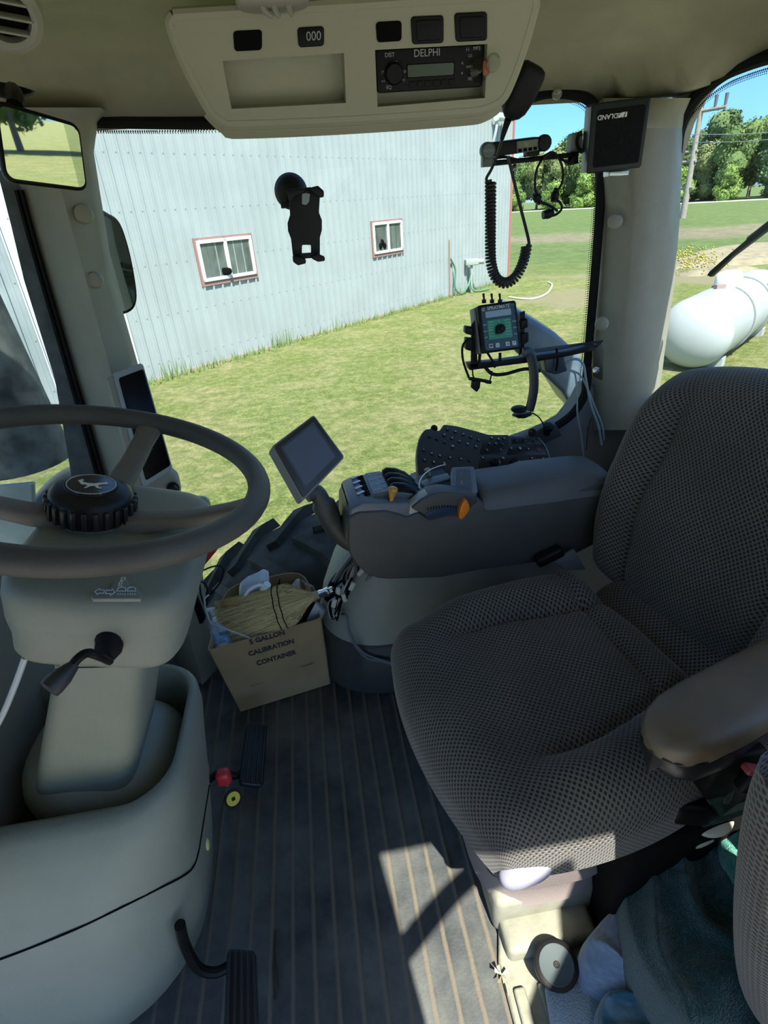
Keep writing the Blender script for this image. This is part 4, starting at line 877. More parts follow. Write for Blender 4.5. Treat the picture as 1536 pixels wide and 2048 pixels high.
# tractor display on its curved arm ---------------------------------
ds = T('armrest_display', 'grey square touch display tilted on a curved arm before the console', 'monitor', (.03, 1.18, .75))
dq = Q([(543, 893), (628, 829), (690, 914), (605, 1003)], n=(.35, -.72, .60), y=1.17)
b = B(); dq.slab(b, -.0, -.0, 1.0, 1.0, .007, -.038, 0, .004); O('casing', b, MIDG, ds, sharp=.6)
b = B(); dq.slab(b, .03, .03, .97, .97, .006, 0, .002, .001); O('bezel', b, mat('dark_bezel', (.035, .037, .038), .35), ds)
b = B(); dq.slab(b, .12, .10, .90, .90, .004, .002, .0028); O('screen', b, mat('screen_glass', (.06, .08, .12), .22, spec=.7, var=.12), ds, lab='blue-grey blank screen')
b = B(); dq.slab(b, .16, .14, .86, .86, .006, .0028, .0030); O('display_area', b, mat('screen_inner', (.095, .125, .185), .22, spec=.7), ds)
b = B(); A_ = [at(a, e, y=yy) for a, e, yy in ((612, 990, 1.225), (632, 985, 1.235), (650, 1015, 1.235), (665, 1045, 1.235), (690, 1075, 1.225), (730, 1095, 1.21), (765, 1100, 1.21))]
b.tube(A_, [.020, .022, .030, .028, .026, .024, .024], n=16, k=5); O('arm', b, GREY, ds, sharp=1)
# ================================================================ WHEEL ARCH HOUSING under the console
ARCH = mat('arch_plastic', (.30, .31, .27), .5, bump=.3, bscale=700, var=.05)
ah = T('side_housing', 'large rounded grey-beige housing beside the box with dark kick base', 'housing', (.3, 1.42, 0))
def archring(z, x0, y0, r, x1=.98, y1=1.565):
    out = []
    for k in range(13):
        q = math.radians(180+90*k/12); out.append(V((x0+r+r*math.cos(q), y0+r+r*math.sin(q), z)))
    return [V((x0, y1, z))]+out+[V((x1, y0, z)), V((x1, y1, z))]
b = B(); b.loft([archring(0, -.085, 1.30, .20), archring(.02, -.10, 1.285, .21), archring(.19, -.085, 1.30, .20), archring(.205, -.07, 1.315, .2)]); O('kick_base', b, mat('kick_plastic', (.05, .05, .046), .6, bump=.3), ah, sharp=.8)
b = B(); b.loft([archring(.20, -.075, 1.31, .20), archring(.30, -.05, 1.315, .2), archring(.42, .0, 1.33, .19), archring(.50, .05, 1.35, .18), archring(.545, .09, 1.37, .16), archring(.56, .12, 1.40, .13)]); O('housing_shell', b, ARCH, ah, sharp=1)
# open cable channel at its corner
wy = 1.44
b = B(); b.prism([at(a, e, y=wy) for a, e in [(706, 1112), (716, 1128), (664, 1214), (648, 1200), (660, 1172)]], (0, .03, 0), .004); O('channel', b, MATTE, ah)
b = B(); b.tube([at(742, 1150, y=1.36), at(718, 1180, y=1.38), at(698, 1212, y=1.40)], .006, n=6, k=1); b.tube([at(706, 1108, y=1.42), at(682, 1140, y=1.44), at(664, 1172, y=1.45)], .008, n=6, k=1); O('channel_edge', b, MIDG, ah)
wr_ = T('wiring_bundle', 'tangled bundle of black and white cables and connectors beside the broom', 'cables', at(680, 1190, y=1.4))
rnd = random.Random(3)
cols = [(MATTE, 7), (mat('cable_grey', (.32, .33, .31), .5), 5), (mat('cable_brown', (.12, .07, .06), .6), 3)]
for m_, cnt in cols:
    for k in range(cnt):
        p = [at(rnd.uniform(706, 724), rnd.uniform(1112, 1140), y=1.38)]
        for (cx, cy, sx_, sy_) in ((700, 1150, 14, 10), (684, 1180, 14, 8), (670, 1205, 12, 8), (668, 1235, 8, 6)): p.append(at(cx+rnd.uniform(-sx_, sx_), cy+rnd.uniform(-sy_, sy_), y=1.375+rnd.uniform(-.02, .015)))
        b = B(); b.tube(p, rnd.uniform(.0022, .0045), n=6, k=5); O('cable', b, m_, wr_)
for (a, e, r_) in ((676, 1184, .2), (668, 1206, .3), (688, 1195, -.2), (722, 1143, .8), (704, 1172, .5)):
    b = B(); b.box(at(a, e, y=1.355), (.014, .012, .03), R=Matrix.Rotation(r_, 3, 'Y'), bev=.003); O('connector', b, mat('white_connector', (.5, .5, .44), .5), wr_)
b = B(); b.tube([at(664, 1186, y=1.35), at(676, 1192, y=1.35), at(694, 1196, y=1.36)], .005, n=6); O('tape', b, MATTE, wr_)
for k, (o_, nm) in enumerate(((0, 'grey cable looping over the dark kick base, upper of the pair'), (5, 'grey cable looping over the dark kick base, lower of the pair'))):
    b = B(); b.tube([at(a, e+o_*f, y=yy) for a, e, yy, f in ((684, 1228, 1.37, 0), (693, 1232, 1.335, 0), (698, 1262, 1.31, 0), (712, 1290, 1.30, .6), (735, 1310, 1.295, 1.2), (770, 1322, 1.28, .4), (800, 1331, 1.27, .8), (840, 1340, 1.27, 1))], .0042, n=8); tag(O('cable', b, mat('blue_grey_cable', (.13, .15, .17), .45)), nm, 'cable', 'cables on the kick base')

# ================================================================ CARDBOARD BOX AND CONTENTS
CARD = mat('cardboard', (.34, .24, .125), .85, bump=.3, bscale=250, var=.14, vscale=7)
PR = mat('box_print', (.02, .02, .022), .7)
bx = T('cardboard_box', 'tall open cardboard box with black printed lettering standing by the glass', 'box', (-.23, 1.45, 0))
bA, bB = at(480, 1424, z=.004), at(660, 1368, z=.004)
tA, tB = at(414, 1302, y=1.315), at(650, 1192, y=1.39)
tA.z, tB.z = min(tA.z, .30), max(tB.z, .33)
tA, tB = at(414, 1302, z=.285), at(644, 1236, z=.285)
kC, kD = at(606, 1138, z=.355), at(452, 1172, z=.33)
bC, bD = bB+V((.05, .20, 0)), bA+V((.05, .20, 0))
def rimcurve(a, c, d, e): pass
th_ = .004
def ringpts(f, ins=0):
    c = [bA.lerp(tA, f), bB.lerp(tB, f), bC.lerp(kC, f), bD.lerp(kD, f)]; m = sum(c, V((0, 0, 0)))/4; out = []
    rad = (.02, .035, .25, .22)
    for i in range(4):
        p = c[i]; a, n_ = c[i-1], c[(i+1) % 4]; r = rad[i]*f+.02
        for k in range(5):
            t = k/4; e1 = p.lerp(a, r*(1 if i < 2 else 1)); e2 = p.lerp(n_, r); out.append((e1*(1-t)**2+p*2*t*(1-t)+e2*t*t))
    if ins: out = [q+(m-q).normalized()*ins for q in out]
    return out
b = B(); b.loft([ringpts(0), ringpts(.5), ringpts(.85), ringpts(1), ringpts(1, th_), ringpts(.5, th_), ringpts(.02, th_)], caps=True); O('box_wall', b, CARD, bx, sharp=.9)
fq = Q(None, pts=[tA, tB, bB, bA])
for st, a, c, h, sx, bo in (('5 GALLON', .50, .045, .0255, .84, .035), ('CALIBRATION', .51, .20, .0255, .84, .035), ('CONTAINER', .525, .365, .0255, .84, .035), ('CON 170006 1', .80, .60, .0075, 1, 0), ('Made in U.S.A.', .27, .66, .0075, 1, 0)):
    b = B(); fq.write(b, st, a, c, h, .0018, sx=sx, bold=bo); O('lettering', b, PR, bx, flat=True)
# corn broom
STRAW = mat('broom_straw', (.22, .17, .07), .9)
br = T('corn_broom', 'straw whisk broom with two black stitched bands lying on box', 'broom', at(540, 1230, y=1.33))
hx = at(628, 1192, y=1.40); tipc = at(458, 1248, y=1.42); axb = (tipc-hx); Lb = axb.length; ax_ = axb.normalized()
wv = (at(500, 1290, y=1.37)-at(480, 1215, y=1.46)).normalized(); wv = (wv-ax_*wv.dot(ax_)).normalized(); tv = ax_.cross(wv)
if tv.dot(CC-hx) < 0: tv = -tv
def bw(f): return (.013+.050*sm(f*3.4)+.012*f)
def btk(f): return .013+.020*sm(f*2)*(1-.25*f)
b = B(); b.loft([[hx+ax_*Lb*f+wv*bw(f)*math.cos(q)+tv*btk(f)*math.sin(q) for q in (2*math.pi*k/24 for k in range(24))] for f in (0, .04, .09, .16, .25, .35, .5, .65, .8, .93)]); bd = O('bristle_head', b, STRAW, br, sharp=2)
rnd = random.Random(11); b = B(); SM2 = []
for k in range(1300):
    q = rnd.uniform(-.1, math.pi+.1); f0 = rnd.uniform(.0, .5); f1 = rnd.uniform(.85, 1.12); w0 = math.cos(q); pts = []
    for t in (0, .33, .66, 1):
        f = f0+(f1-f0)*t; j = .0022*t*f; pts.append(hx+ax_*Lb*f+wv*(bw(f)*w0*1.01+rnd.gauss(0, j*1.6))+tv*(btk(f)*math.sin(q)*1.03+.0008+rnd.gauss(0, j)))
    b.tube(pts, [.0010, .0006], n=3, k=1)
o = O('straws', b, leafmat('loose_straw', (.26, .20, .085), (.68, .56, .29)), br, flat=True); o['kind'] = 'stuff'
for f in (.36, .425):
    b = B(); b.tube([hx+ax_*Lb*(f+.02*math.sin(q*9)*.15)+wv*(bw(f)*math.cos(q)+.0)*1.03+tv*(btk(f)*math.sin(q)*1.06+.001) for q in (2*math.pi*k/40 for k in range(40))], .0016, n=5, closed=True, k=2); O('stitching', b, MATTE, br)
b = B(); b.lathe(hx+ax_*.01, -ax_, [(.017, 0), (.0135, .012), (.012, .045), (0, .046)], 20); O('collar', b, mat('cut_wood', (.35, .27, .15), .7), br)
b = B(); b.lathe(hx-ax_*.018, -ax_, [(.0128, 0), (.0135, .002), (.0128, .018), (.0145, .021), (.0150, .032), (.0118, .036), (.0125, .046), (.010, .048), (0, .048)], 20); O('ferrule', b, CHROME, br, lab='shiny metal ferrule')
# bottles and rags in the box
def cupy(px, py, y): return at(px, py, y=y)
BLU = mat('bottle_label_blue', (.16, .30, .45), .3, var=.4, vscale=60); CLR = mat('cloudy_plastic', (.36, .42, .48), .2, spec=.8, var=.3, vscale=25)
w1 = T('water_bottle', 'small clear bottle with blue label at near left corner of box', 'bottle', cupy(441, 1280, 1.37))
a0, a1 = cupy(447, 1290, 1.36), cupy(425, 1215, 1.46); d_ = (a1-a0).normalized()
b = B(); b.lathe(a0-d_*.02, d_, [(0, 0), (.026, 0), (.030, .006), (.030, .02)], 24); b.lathe(a0-d_*.02, d_, [(.030, .055), (.028, .07), (.014, .095), (.012, .1)], 24); O('body', b, CLR, w1)
b = B(); b.lathe(a0-d_*.02, d_, [(.0300, .018), (.0308, .02), (.0308, .056), (.030, .058)], 24); O('label_wrap', b, BLU, w1)
b = B(); b.lathe(a0-d_*.02, d_, [(.012, .095), (.0135, .097), (.0135, .112), (0, .113)], 18); O('cap', b, WHITEP, w1)
b = B()
for k in range(7): b.box(cupy(440+k*3.2, 1268-k*.5, 1.338), (.0016, .002, .014))
O('barcode', b, PR, w1, flat=True)
w2 = T('spray_bottle', 'clear bluish bottle with white trigger neck behind the water bottle', 'bottle', cupy(430, 1235, 1.46))
a0, a1 = cupy(446, 1262, 1.42), cupy(426, 1222, 1.47); d_ = (a1-a0).normalized()
b = B(); b.lathe(a0, d_, [(0, -.03), (.022, -.03), (.024, .0), (.022, .03), (.010, .05), (.009, .06)], 20); O('body', b, CLR, w2)
b = B(); b.lathe(a0, d_, [(.011, .056), (.012, .06), (.012, .075), (0, .076)], 16); b.box(a0+d_*.078+CR*-.006, (.03, .014, .012), bev=.004); O('trigger_cap', b, WHITEP, w2)
w3 = T('white_jug', 'translucent white jug with grip handle in the back of the box', 'jug', cupy(505, 1190, 1.50))
P_ = [cupy(a, e, 1.47) for a, e in [(477, 1203), (481, 1190), (496, 1178), (516, 1170), (527, 1163), (540, 1168), (536, 1180), (522, 1198), (500, 1210), (480, 1212)]]
b = B(); b.prism(P_, (0, .05, .02), .008); O('body', b, mat('jug_white', (.45, .54, .62), .3, spec=.7, var=.2, vscale=30), w3)
b = B(); b.tube([cupy(490, 1192, 1.455), cupy(500, 1179, 1.45), cupy(520, 1170, 1.45), cupy(528, 1177, 1.455), cupy(514, 1190, 1.455)], .005, n=8); O('handle', b, WHITEP, w3)
b = B(); b.cyl(cupy(527, 1180, 1.46), cupy(535, 1168, 1.455), .013, .012, 16); O('cap', b, WHITEP, w3)
b = B(); b.ell(cupy(545, 1187, 1.48), (.04, .025, .02), nu=16, nv=10, fn=lambda p: p*(1+.3*noise.noise(p*40))); tag(O('plastic_bag', b, mat('bag_blue', (.40, .48, .58), .3)), 'crumpled pale blue plastic bag behind the broom', 'bag')
rg = T('red_cap_bottle', 'red-capped dark nozzle sticking up behind the broom in box', 'bottle', cupy(563, 1178, 1.5))
b = B(); b.lathe(cupy(563, 1184, 1.49), (0.1, 0, 1), [(0, -.04), (.022, -.04), (.022, 0), (.018, .012), (.008, .02), (0, .021)], 18); O('body', b, RED, rg)
b = B(); b.cyl(cupy(556, 1176, 1.48), cupy(560, 1157, 1.47), .005, .001, 10); O('nozzle', b, MATTE, rg)
b = B(); b.ell(cupy(563, 1189, 1.45), (.022, .02, .012)); tag(O('crumpled_tissue', b, WHITEP), 'small round white crumpled tissue beside the red bottle in box', 'tissue')
for i, (p4, m_, lab_) in enumerate((([(575, 1180), (592, 1158), (602, 1182), (600, 1200), (578, 1196)], WHITEP, 'white papers standing at the back of the box'), ([(598, 1160), (606, 1166), (616, 1196), (606, 1200)], mat('brown_booklet', (.14, .09, .08), .6), 'thin brown booklet standing beside the white papers'), ([(606, 1166), (622, 1174), (634, 1200), (620, 1204)], mat('tan_folder', (.30, .22, .18), .7), 'tan curved folder at the right back corner of box'), ([(630, 1206), (646, 1222), (640, 1240), (616, 1250), (612, 1240)], mat('clear_sleeve', (.38, .42, .46), .25), 'clear grey plastic sleeve bulging at the box edge under the broom'))):
    b = B(); b.prism([cupy(a, e, 1.50 if i < 3 else 1.41) for a, e in p4], (.01, .018, -.01), .003); tag(O('papers' if i == 0 else 'booklet' if i == 1 else 'folder' if i == 2 else 'plastic_sleeve', b, m_), lab_, 'papers')
b = B(); b.tube([cupy(444, 1212, 1.44), cupy(455, 1208, 1.43), cupy(478, 1209, 1.43)], .006, n=7); tag(O('wood_stick', b, mat('orange_wood', (.33, .15, .05), .7)), 'short orange-brown stick at left inside the box', 'stick')
b = B(); b.tube([cupy(418, 1190, 1.47), cupy(409, 1200, 1.45), cupy(415, 1230, 1.43), cupy(424, 1248, 1.38), cupy(445, 1256, 1.34), cupy(480, 1268, 1.31), cupy(500, 1276, 1.34)], .0028, n=7); tag(O('grey_cord', b, mat('cord_pale', (.4, .43, .44), .5)), 'pale grey cord hanging over the left rim of the box', 'cord')
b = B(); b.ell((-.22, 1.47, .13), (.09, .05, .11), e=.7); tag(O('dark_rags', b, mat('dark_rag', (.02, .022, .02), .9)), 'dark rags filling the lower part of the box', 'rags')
b = B(); b.ell(cupy(470, 1228, 1.47), (.03, .03, .03)); 
# wires and reflector flag by the lower pillar
b = B(); b.tube([at(a, e, y=1.50) for a, e in ((386, 1120), (398, 1160), (402, 1190), (412, 1215), (413, 1172), (390, 1158), (398, 1146), (420, 1135), (440, 1132), (447, 1142), (440, 1165), (420, 1190), (408, 1205))], .0026, n=7); tag(O('black_wire', b, RUBBER), 'thin black wire looped beside lower front pillar', 'wire')
fg = T('marker_flag', 'small red marker flag on a thin wire behind the steering wheel rim', 'flag', at(405, 1110, y=1.54))
b = B(); b.prism([at(a, e, y=1.54) for a, e in ((378, 1098), (436, 1098), (428, 1108), (408, 1132), (396, 1136), (390, 1116))], (0, .003, 0)); O('flag_cloth', b, mat('flag_red', (.45, .02, .02), .6), fg)
b = B(); b.tube([at(388, 1110, y=1.545), at(396, 1160, y=1.545), at(402, 1190, y=1.545)], .0012, n=5); b.tube([at(400, 1110, y=1.545), at(406, 1160, y=1.545), at(410, 1180, y=1.545)], .0012, n=5); O('flag_wire', b, STEEL, fg)
# vent slots on the lower pillar
b = B()
for k in range(11):
    f = k/10; x_ = 371+f*26; y_ = 1166+f*76; b.prism([at(a, e, y=1.462) for a, e in ((x_, y_), (x_+8, y_-2), (x_+10, y_+4), (x_+2, y_+6))], (0, .03, 0))
vt = T('air_vent', 'narrow slotted air vent in the lower front pillar', 'vent', at(384, 1205, y=1.47)); O('louvers', b, BLACK, vt, flat=True)
b = B(); b.prism([at(a, e, y=1.466) for a, e in ((367, 1160), (378, 1158), (410, 1240), (400, 1246))], (0, .02, 0)); O('recess', b, MATTE, vt)

# ================================================================ STEERING
STW = mat('wheel_rubber', (.075, .07, .06), .55, bump=.4, bscale=900, var=.12, vscale=14)
HUBM = mat('spoke_plastic', (.17, .155, .125), .5, bump=.3, bscale=800, var=.08)
wc = V((-.335, .787, 1.095)); wn_ = V((.275, .004, .961)).normalized(); wa = V((0, 1, 0)).cross(wn_).normalized(); wb = wn_.cross(wa)   # wa about +x, wb about +y
# binnacle under the wheel: a soft-cornered box, icons, stalk
bin_ = T('steering_column', 'beige steering column with large dark three-spoke wheel and black control stalk', 'steering column', (-.45, .8, .45))
R_ = .240
hc = wc-wn_*.075
b = B(); b.tube([wc+(wa*math.cos(q)+wb*math.sin(q))*R_ for q in (2*math.pi*k/72 for k in range(72))], .0175, n=16, k=1, closed=True); sw = O('steering_wheel', b, STW, bin_, sharp=2)
for ang in (-8, 82, 196):
    q = math.radians(ang); d_ = wa*math.cos(q)+wb*math.sin(q); s_ = wn_.cross(d_); rg_ = []
    for r, w_, h_, dz in ((.035, .026, .016, -.028), (.08, .022, .013, -.022), (.15, .019, .011, -.008), (.20, .018, .011, .058-.004*0), (.238, .022, .010, .070)):
        dz_ = {(.035): .0, (.08): .006, (.15): .028, (.20): .05, (.238): .07}[r]; c_ = hc+d_*r+wn_*dz_
        rg_.append([c_+s_*w_*math.copysign(abs(math.cos(t))**.6, math.cos(t))+wn_*h_*math.copysign(abs(math.sin(t))**.6, math.sin(t)) for t in (2*math.pi*k/20 for k in range(20))])
    b = B(); b.loft(rg_); O('spoke', b, HUBM, sw, sharp=1)
b = B(); b.lathe(hc, wn_, [(0, -.062), (.036, -.062), (.042, -.05), (.046, -.015), (.050, .008), (.048, .018), (0, .018)], 40); O('hub', b, HUBM, sw, sharp=.8)
b = B(); prof = [(0, .004), (.054, .004), (.0575, .008), (.0575, .034), (.0555, .042), (.048, .048), (.036, .0515), (.0355, .0535), (0, .0535)]
b.lathe(hc, wn_, prof, 48); cap = O('tilt_knob', b, mat('knob_black', (.010, .010, .011), .4, bump=.2, spec=.3), sw, sharp=.7)
b = B()
for k in range(26):
    q = 2*math.pi*k/26; d_ = wa*math.cos(q)+wb*math.sin(q); b.box(hc+d_*.0575+wn_*.022, (.010, .0072, .028), R=Matrix((d_, wn_.cross(d_), wn_)).transposed(), bev=.0018)
O('grip_ribs', b, mat('rib_black', (.02, .02, .022), .25), sw)
b = B(); b.tube([hc+wn_*.0545+(wa*math.cos(q)+wb*math.sin(q))*.0325 for q in (2*math.pi*k/48 for k in range(48))], .0008, n=5, k=1, closed=True); O('badge_ring', b, mat('badge_silver', (.5, .48, .42), .4), sw)
b = B(); b.lathe(hc+wn_*.0535, wn_, [(0, 0), (.0340, 0), (.0338, .0008), (0, .0012)], 40); O('badge', b, mat('badge_black', (.01, .012, .02), .12, spec=.8), sw)
# leaping deer emblem
deer = [(-.95, .1), (-.8, .35), (-.62, .28), (-.72, .18), (-.55, .0), (-.2, -.02), (.15, .08), (.4, .3), (.62, .42), (.7, .62), (.78, .45), (.98, .55), (.85, .36), (1.0, .28), (.75, .22), (.6, .12), (.45, -.05), (.62, -.3), (.82, -.28), (.86, -.42), (.6, -.45), (.3, -.22), (.1, -.35), (-.02, -.7), (-.14, -.72), (-.08, -.3), (-.35, -.28), (-.5, -.35), (-.75, -.1)]
e1_ = (CR-wn_*CR.dot(wn_)).normalized(); e2_ = wn_.cross(e1_)
b = B(); b.prism([hc+wn_*.0549+e1_*x*.0215+e2_*y*.0235 for x, y in deer], wn_*.0005); O('emblem', b, mat('badge_silver2', (.75, .70, .58), .4), sw, flat=True)
ex_ = wa; ey_ = wb; ez_ = wn_; bo_ = V((-.325, .765, .955))
def bring(z, hx, hy, e=.42, ox=0, oy=0): return [bo_+ex_*(ox+hx*math.copysign(abs(math.cos(q))**e, math.cos(q)))+ey_*(oy+hy*math.copysign(abs(math.sin(q))**e, math.sin(q)))+ez_*z for q in (2*math.pi*k/60 for k in range(60))]
b = B(); b.loft([bring(-.078, .098, .145, .36), bring(-.074, .108, .156, .36), bring(-.064, .113, .161, .38), bring(-.04, .115, .163), bring(-.012, .120, .168), bring(-.010, .1195, .1675), bring(-.008, .120, .168), bring(.022, .121, .170), bring(.040, .119, .167), bring(.049, .112, .158), bring(.053, .102, .146), bring(.054, .09, .13)]); O('shroud', b, BEIGEP, bin_, sharp=1.2)
def bp_(px, py, h=0): return onp(px, py, bo_+ez_*.054, ez_)+ez_*h
b = B(); b.prism([bp_(a, e, -.002) for a, e in [(182, 1196), (184, 1190), (200, 1183), (222, 1180), (226, 1166), (240, 1159), (256, 1163), (260, 1176), (276, 1183), (284, 1192), (282, 1202), (186, 1202)]], ez_*.006, .0015); O('icon_pad', b, BEIGEP, bin_)
b = B(); rx_ = (bp_(240, 1190)-bp_(200, 1189)).normalized(); uy_ = ez_.cross(rx_)
def ic(cx, cy, pts, s=.0052):
    c_ = bp_(cx, cy, .0045)
    b.tube([c_+rx_*x*s+uy_*y*s*1.3 for x, y in pts], .0007, n=4, k=1, closed=True)
ic(199, 1189, [(-1, 0), (-.1, 1), (-.1, .5), (1, .5), (1, -.5), (-.1, -.5), (-.1, -1)])
ic(221, 1190, [(1, 0), (.1, 1), (.1, .5), (-1, .5), (-1, -.5), (.1, -.5), (.1, -1)])
for cx in (242, 262):
    ic(cx, 1188, [(-1, 0), (-.8, 1), (0, 1.3), (.8, 1), (1, 0)])
    for k in (-.7, -.2, .3, .8): ic(cx, 1194, [(k, -.4), (k, .2), (k+.01, .2)])
ic(244, 1168, [(-.6, -1), (-.3, 0), (-.3, 1.2), (.5, 1.2), (.5, .3), (0, .3), (.1, -1)]); ic(240, 1177, [(0, .5), (-.5, -.1), (.5, -.1)])
O('symbols', b, WHITE, bin_)
# stalk
k0 = at(222, 1287, y=.60)
b = B(); b.lathe(k0+V((.0, .02, .012)), V((-.05, -.9, -.45)), [(0, -.01), (.019, -.01), (.021, .0), (.019, .012), (.0205, .016), (.017, .024), (.0165, .034), (.010, .044), (0, .045)], 20); O('stalk_boot', b, RUBBER, bin_, sharp=1)
s1 = [k0+V((0, -.02, -.012)), at(200, 1313, y=.555), at(175, 1306, y=.545), at(155, 1318, y=.535), at(140, 1338, y=.53)]
b = B(); b.tube(s1, .0055, n=10); O('stalk_rod', b, BLACK, bin_)
h0, h1 = at(150, 1328, y=.533), at(96, 1380, y=.505); d_ = (h1-h0).normalized(); L = (h1-h0).length
b = B(); b.lathe(h0, d_, [(0, 0), (.006, 0), (.008, L*.15), (.0115, L*.45), (.013, L*.8), (.0125, L*.97), (.009, L), (0, L)], 22); O('stalk_grip', b, mat('grip_black', (.028, .03, .03), .45), bin_, sharp=.8)
# column neck
def nring(c, hx, hy, e=.35): return [c+ex_*hx*math.copysign(abs(math.cos(q))**e, math.cos(q))+ey_*hy*math.copysign(abs(math.sin(q))**e, math.sin(q)) for q in (2*math.pi*k/48 for k in range(48))]
b = B(); n0 = V((-.345, .755, .885)); n1 = V((-.500, .800, .53))
b.loft([nring(n0.lerp(n1, f), .062+.024*f, .105+.0*f) for f in (0, .06, .12, .4, .7, 1.0, 1.15)]); O('neck', b, BEIGEP, bin_, sharp=1.2)
pq = Q([(112, 1316), (248, 1314), (244, 1334), (114, 1337)], n=(.1, -.8, .55), y=.645)
b = B(); pq.slab(b, 0, 0, 1, 1, .008, -.004, .003, .001); O('mount_plate', b, BLACK, bin_)
b = B(); pq.slab(b, .03, -.2, .97, .85, .008, .003, .0045, .0005); O('plate_inner', b, BEIGEP, bin_)
for a in (.07, .87):
    b = B(); c_ = pq.p(a, .35, .004); b.lathe(c_, pq.n, [(0, 0), (.0085, 0), (.0085, .003), (.006, .0035), (.006, .009), (0, .009)], 6); O('bolt', b, STEEL, bin_, lab='shiny hex bolt', flat=True)
# pivoting skirt at the foot of the neck
sk0 = V((-.495, .805, .475))
b = B(); b.ell(sk0, (.145, .125, .095), R=Matrix.Rotation(.25, 3, 'Y'), e=.75, e2=.8, nu=48, nv=24); O('skirt', b, BEIGEP, bin_, sharp=2)
# pedestal
ped = T('steering_pedestal', 'big smooth beige plastic pedestal rising from the floor at left', 'console', (-.7, .8, 0))
def pring(z, xr, yn, yf, r, xf=-1.1):
    out = []
    for cx, cy, q0 in ((xr-r, yf-r, 0), (xr-r, yn+r, -90)):
        pass
    for k in range(11): q = math.radians(90-90*k/10); out.append(V((xr-r+r*math.cos(q), yf-r+r*math.sin(q), z)))
    for k in range(11): q = math.radians(0-90*k/10); out.append(V((xr-r+r*math.cos(q), yn+r+r*math.sin(q), z)))
    return out+[V((xf, yn, z)), V((xf, yf, z))]
secs = [(.06, -.40, .53, 1.0, .2), (.08, -.378, .505, 1.0, .21), (.20, -.356, .500, 1.0, .20), (.32, -.340, .515, .995, .17), (.45, -.325, .550, .99, .14), (.51, -.317, .578, .985, .12), (.545, -.318, .600, .98, .11), (.558, -.326, .617, .97, .10)]
hole = [(-.336, .632, .96, .09, .556), (-.342, .652, .95, .08, .535), (-.346, .664, .945, .075, .505), (-.348, .668, .94, .07, .30)]
b = B(); b.loft([pring(*s) for s in secs]+[pring(z, xr, yn, yf, r, xf=-.78) for xr, yn, yf, r, z in hole], caps=False); O('pedestal_shell', b, BEIGEP, ped, sharp=1.3, solid=0)
b = B(); b.loft([pring(z+.0, xr-.02, yn+.02, yf-.02, r) for z, xr, yn, yf, r in ((.0, -.46, .60, .96, .05), (.28, -.40, .60, .96, .08))]); O('inner_base', b, MATTE, ped)
# seam line
b = B(); sm_pts = [at(a, e, y=None, x=None, z=None, d=1) for a, e in ()]
def on_ped(px, py):
    """where the view ray meets the shell (numeric)"""
    v = ray(px, py); t = .35
    while t < 1.6:
        p = CC+v*t
        if .09 < p.z < .556:
            for (z0, xr0, yn0, yf0, r0), (z1, xr1, yn1, yf1, r1) in zip(secs, secs[1:]):
                if z0 <= p.z <= z1:
                    f = (p.z-z0)/(z1-z0); xr, yn, yf, r = (a+(c-a)*f for a, c in ((xr0, xr1), (yn0, yn1), (yf0, yf1), (r0, r1)))
                    if p.x < xr and yn < p.y < yf:
                        cx, cyn, cyf = xr-r, yn+r, yf-r
                        if p.x > cx and p.y < cyn and math.hypot(p.x-cx, p.y-cyn) > r: continue
                        if p.x > cx and p.y > cyf and math.hypot(p.x-cx, p.y-cyf) > r: continue
                        return p-v.normalized()*.0008+V((.0006, -.0006, 0))
        t += .0012
    return None
sp2 = [on_ped(a, e) for a, e in ((-20, 1925), (60, 1895), (150, 1858), (240, 1815), (320, 1775), (365, 1752), (385, 1735), (395, 1710), (402, 1670), (410, 1620), (418, 1570), (424, 1530), (428, 1490), (428, 1460))]
sp2 = [p for p in sp2 if p]
if len(sp2) > 3: b.tube(sp2, .0019, n=6, k=3)
O('seam', b, MATTE, ped)
q = on_ped(414, 1688)
if q: b = B(); b.ell(q, (.004, .010, .016)); O('yellow_tab', b, mat('pale_yellow', (.6, .6, .25), .5), ped, lab='small pale yellow tab')
# ignition key with tags
q = at(438, 1548, x=-.345)
ky = T('key_ring', 'red-headed key hanging from pedestal with round yellow and black tag', 'keys', q)
b = B(); b.box(q+V((.012, -.01, .0)), (.034, .03, .042), bev=.010); O('key_head', b, mat('key_red', (.50, .03, .035), .4), ky, lab='bright red key head')
b = B(); c_ = at(455, 1562, x=-.325); b.tube([c_+V((.010*math.cos(t), 0, .018*math.sin(t))) for t in (2*math.pi*k/20 for k in range(20))], .0012, n=5, k=1, closed=True); O('ring', b, STEEL, ky)
t0 = at(466, 1597, x=-.318); nn = V((.5, -.75, .45)).normalized()
b = B(); b.lathe(t0, nn, [(0, -.002), (.022, -.002), (.022, .002), (0, .002)], 28); O('tag_disc', b, BLACK, ky)
b = B(); b.lathe(t0+nn*.002, nn, [(0, 0), (.0165, 0), (.0165, .0008), (0, .0008)], 28); O('tag_face', b, mat('tag_yellow', (.55, .45, .04), .5), ky)
b = B(); b.lathe(t0+nn*.003, nn, [(0, 0), (.006, 0), (.006, .0006), (0, .0006)], 4); O('tag_mark', b, BLACK, ky)
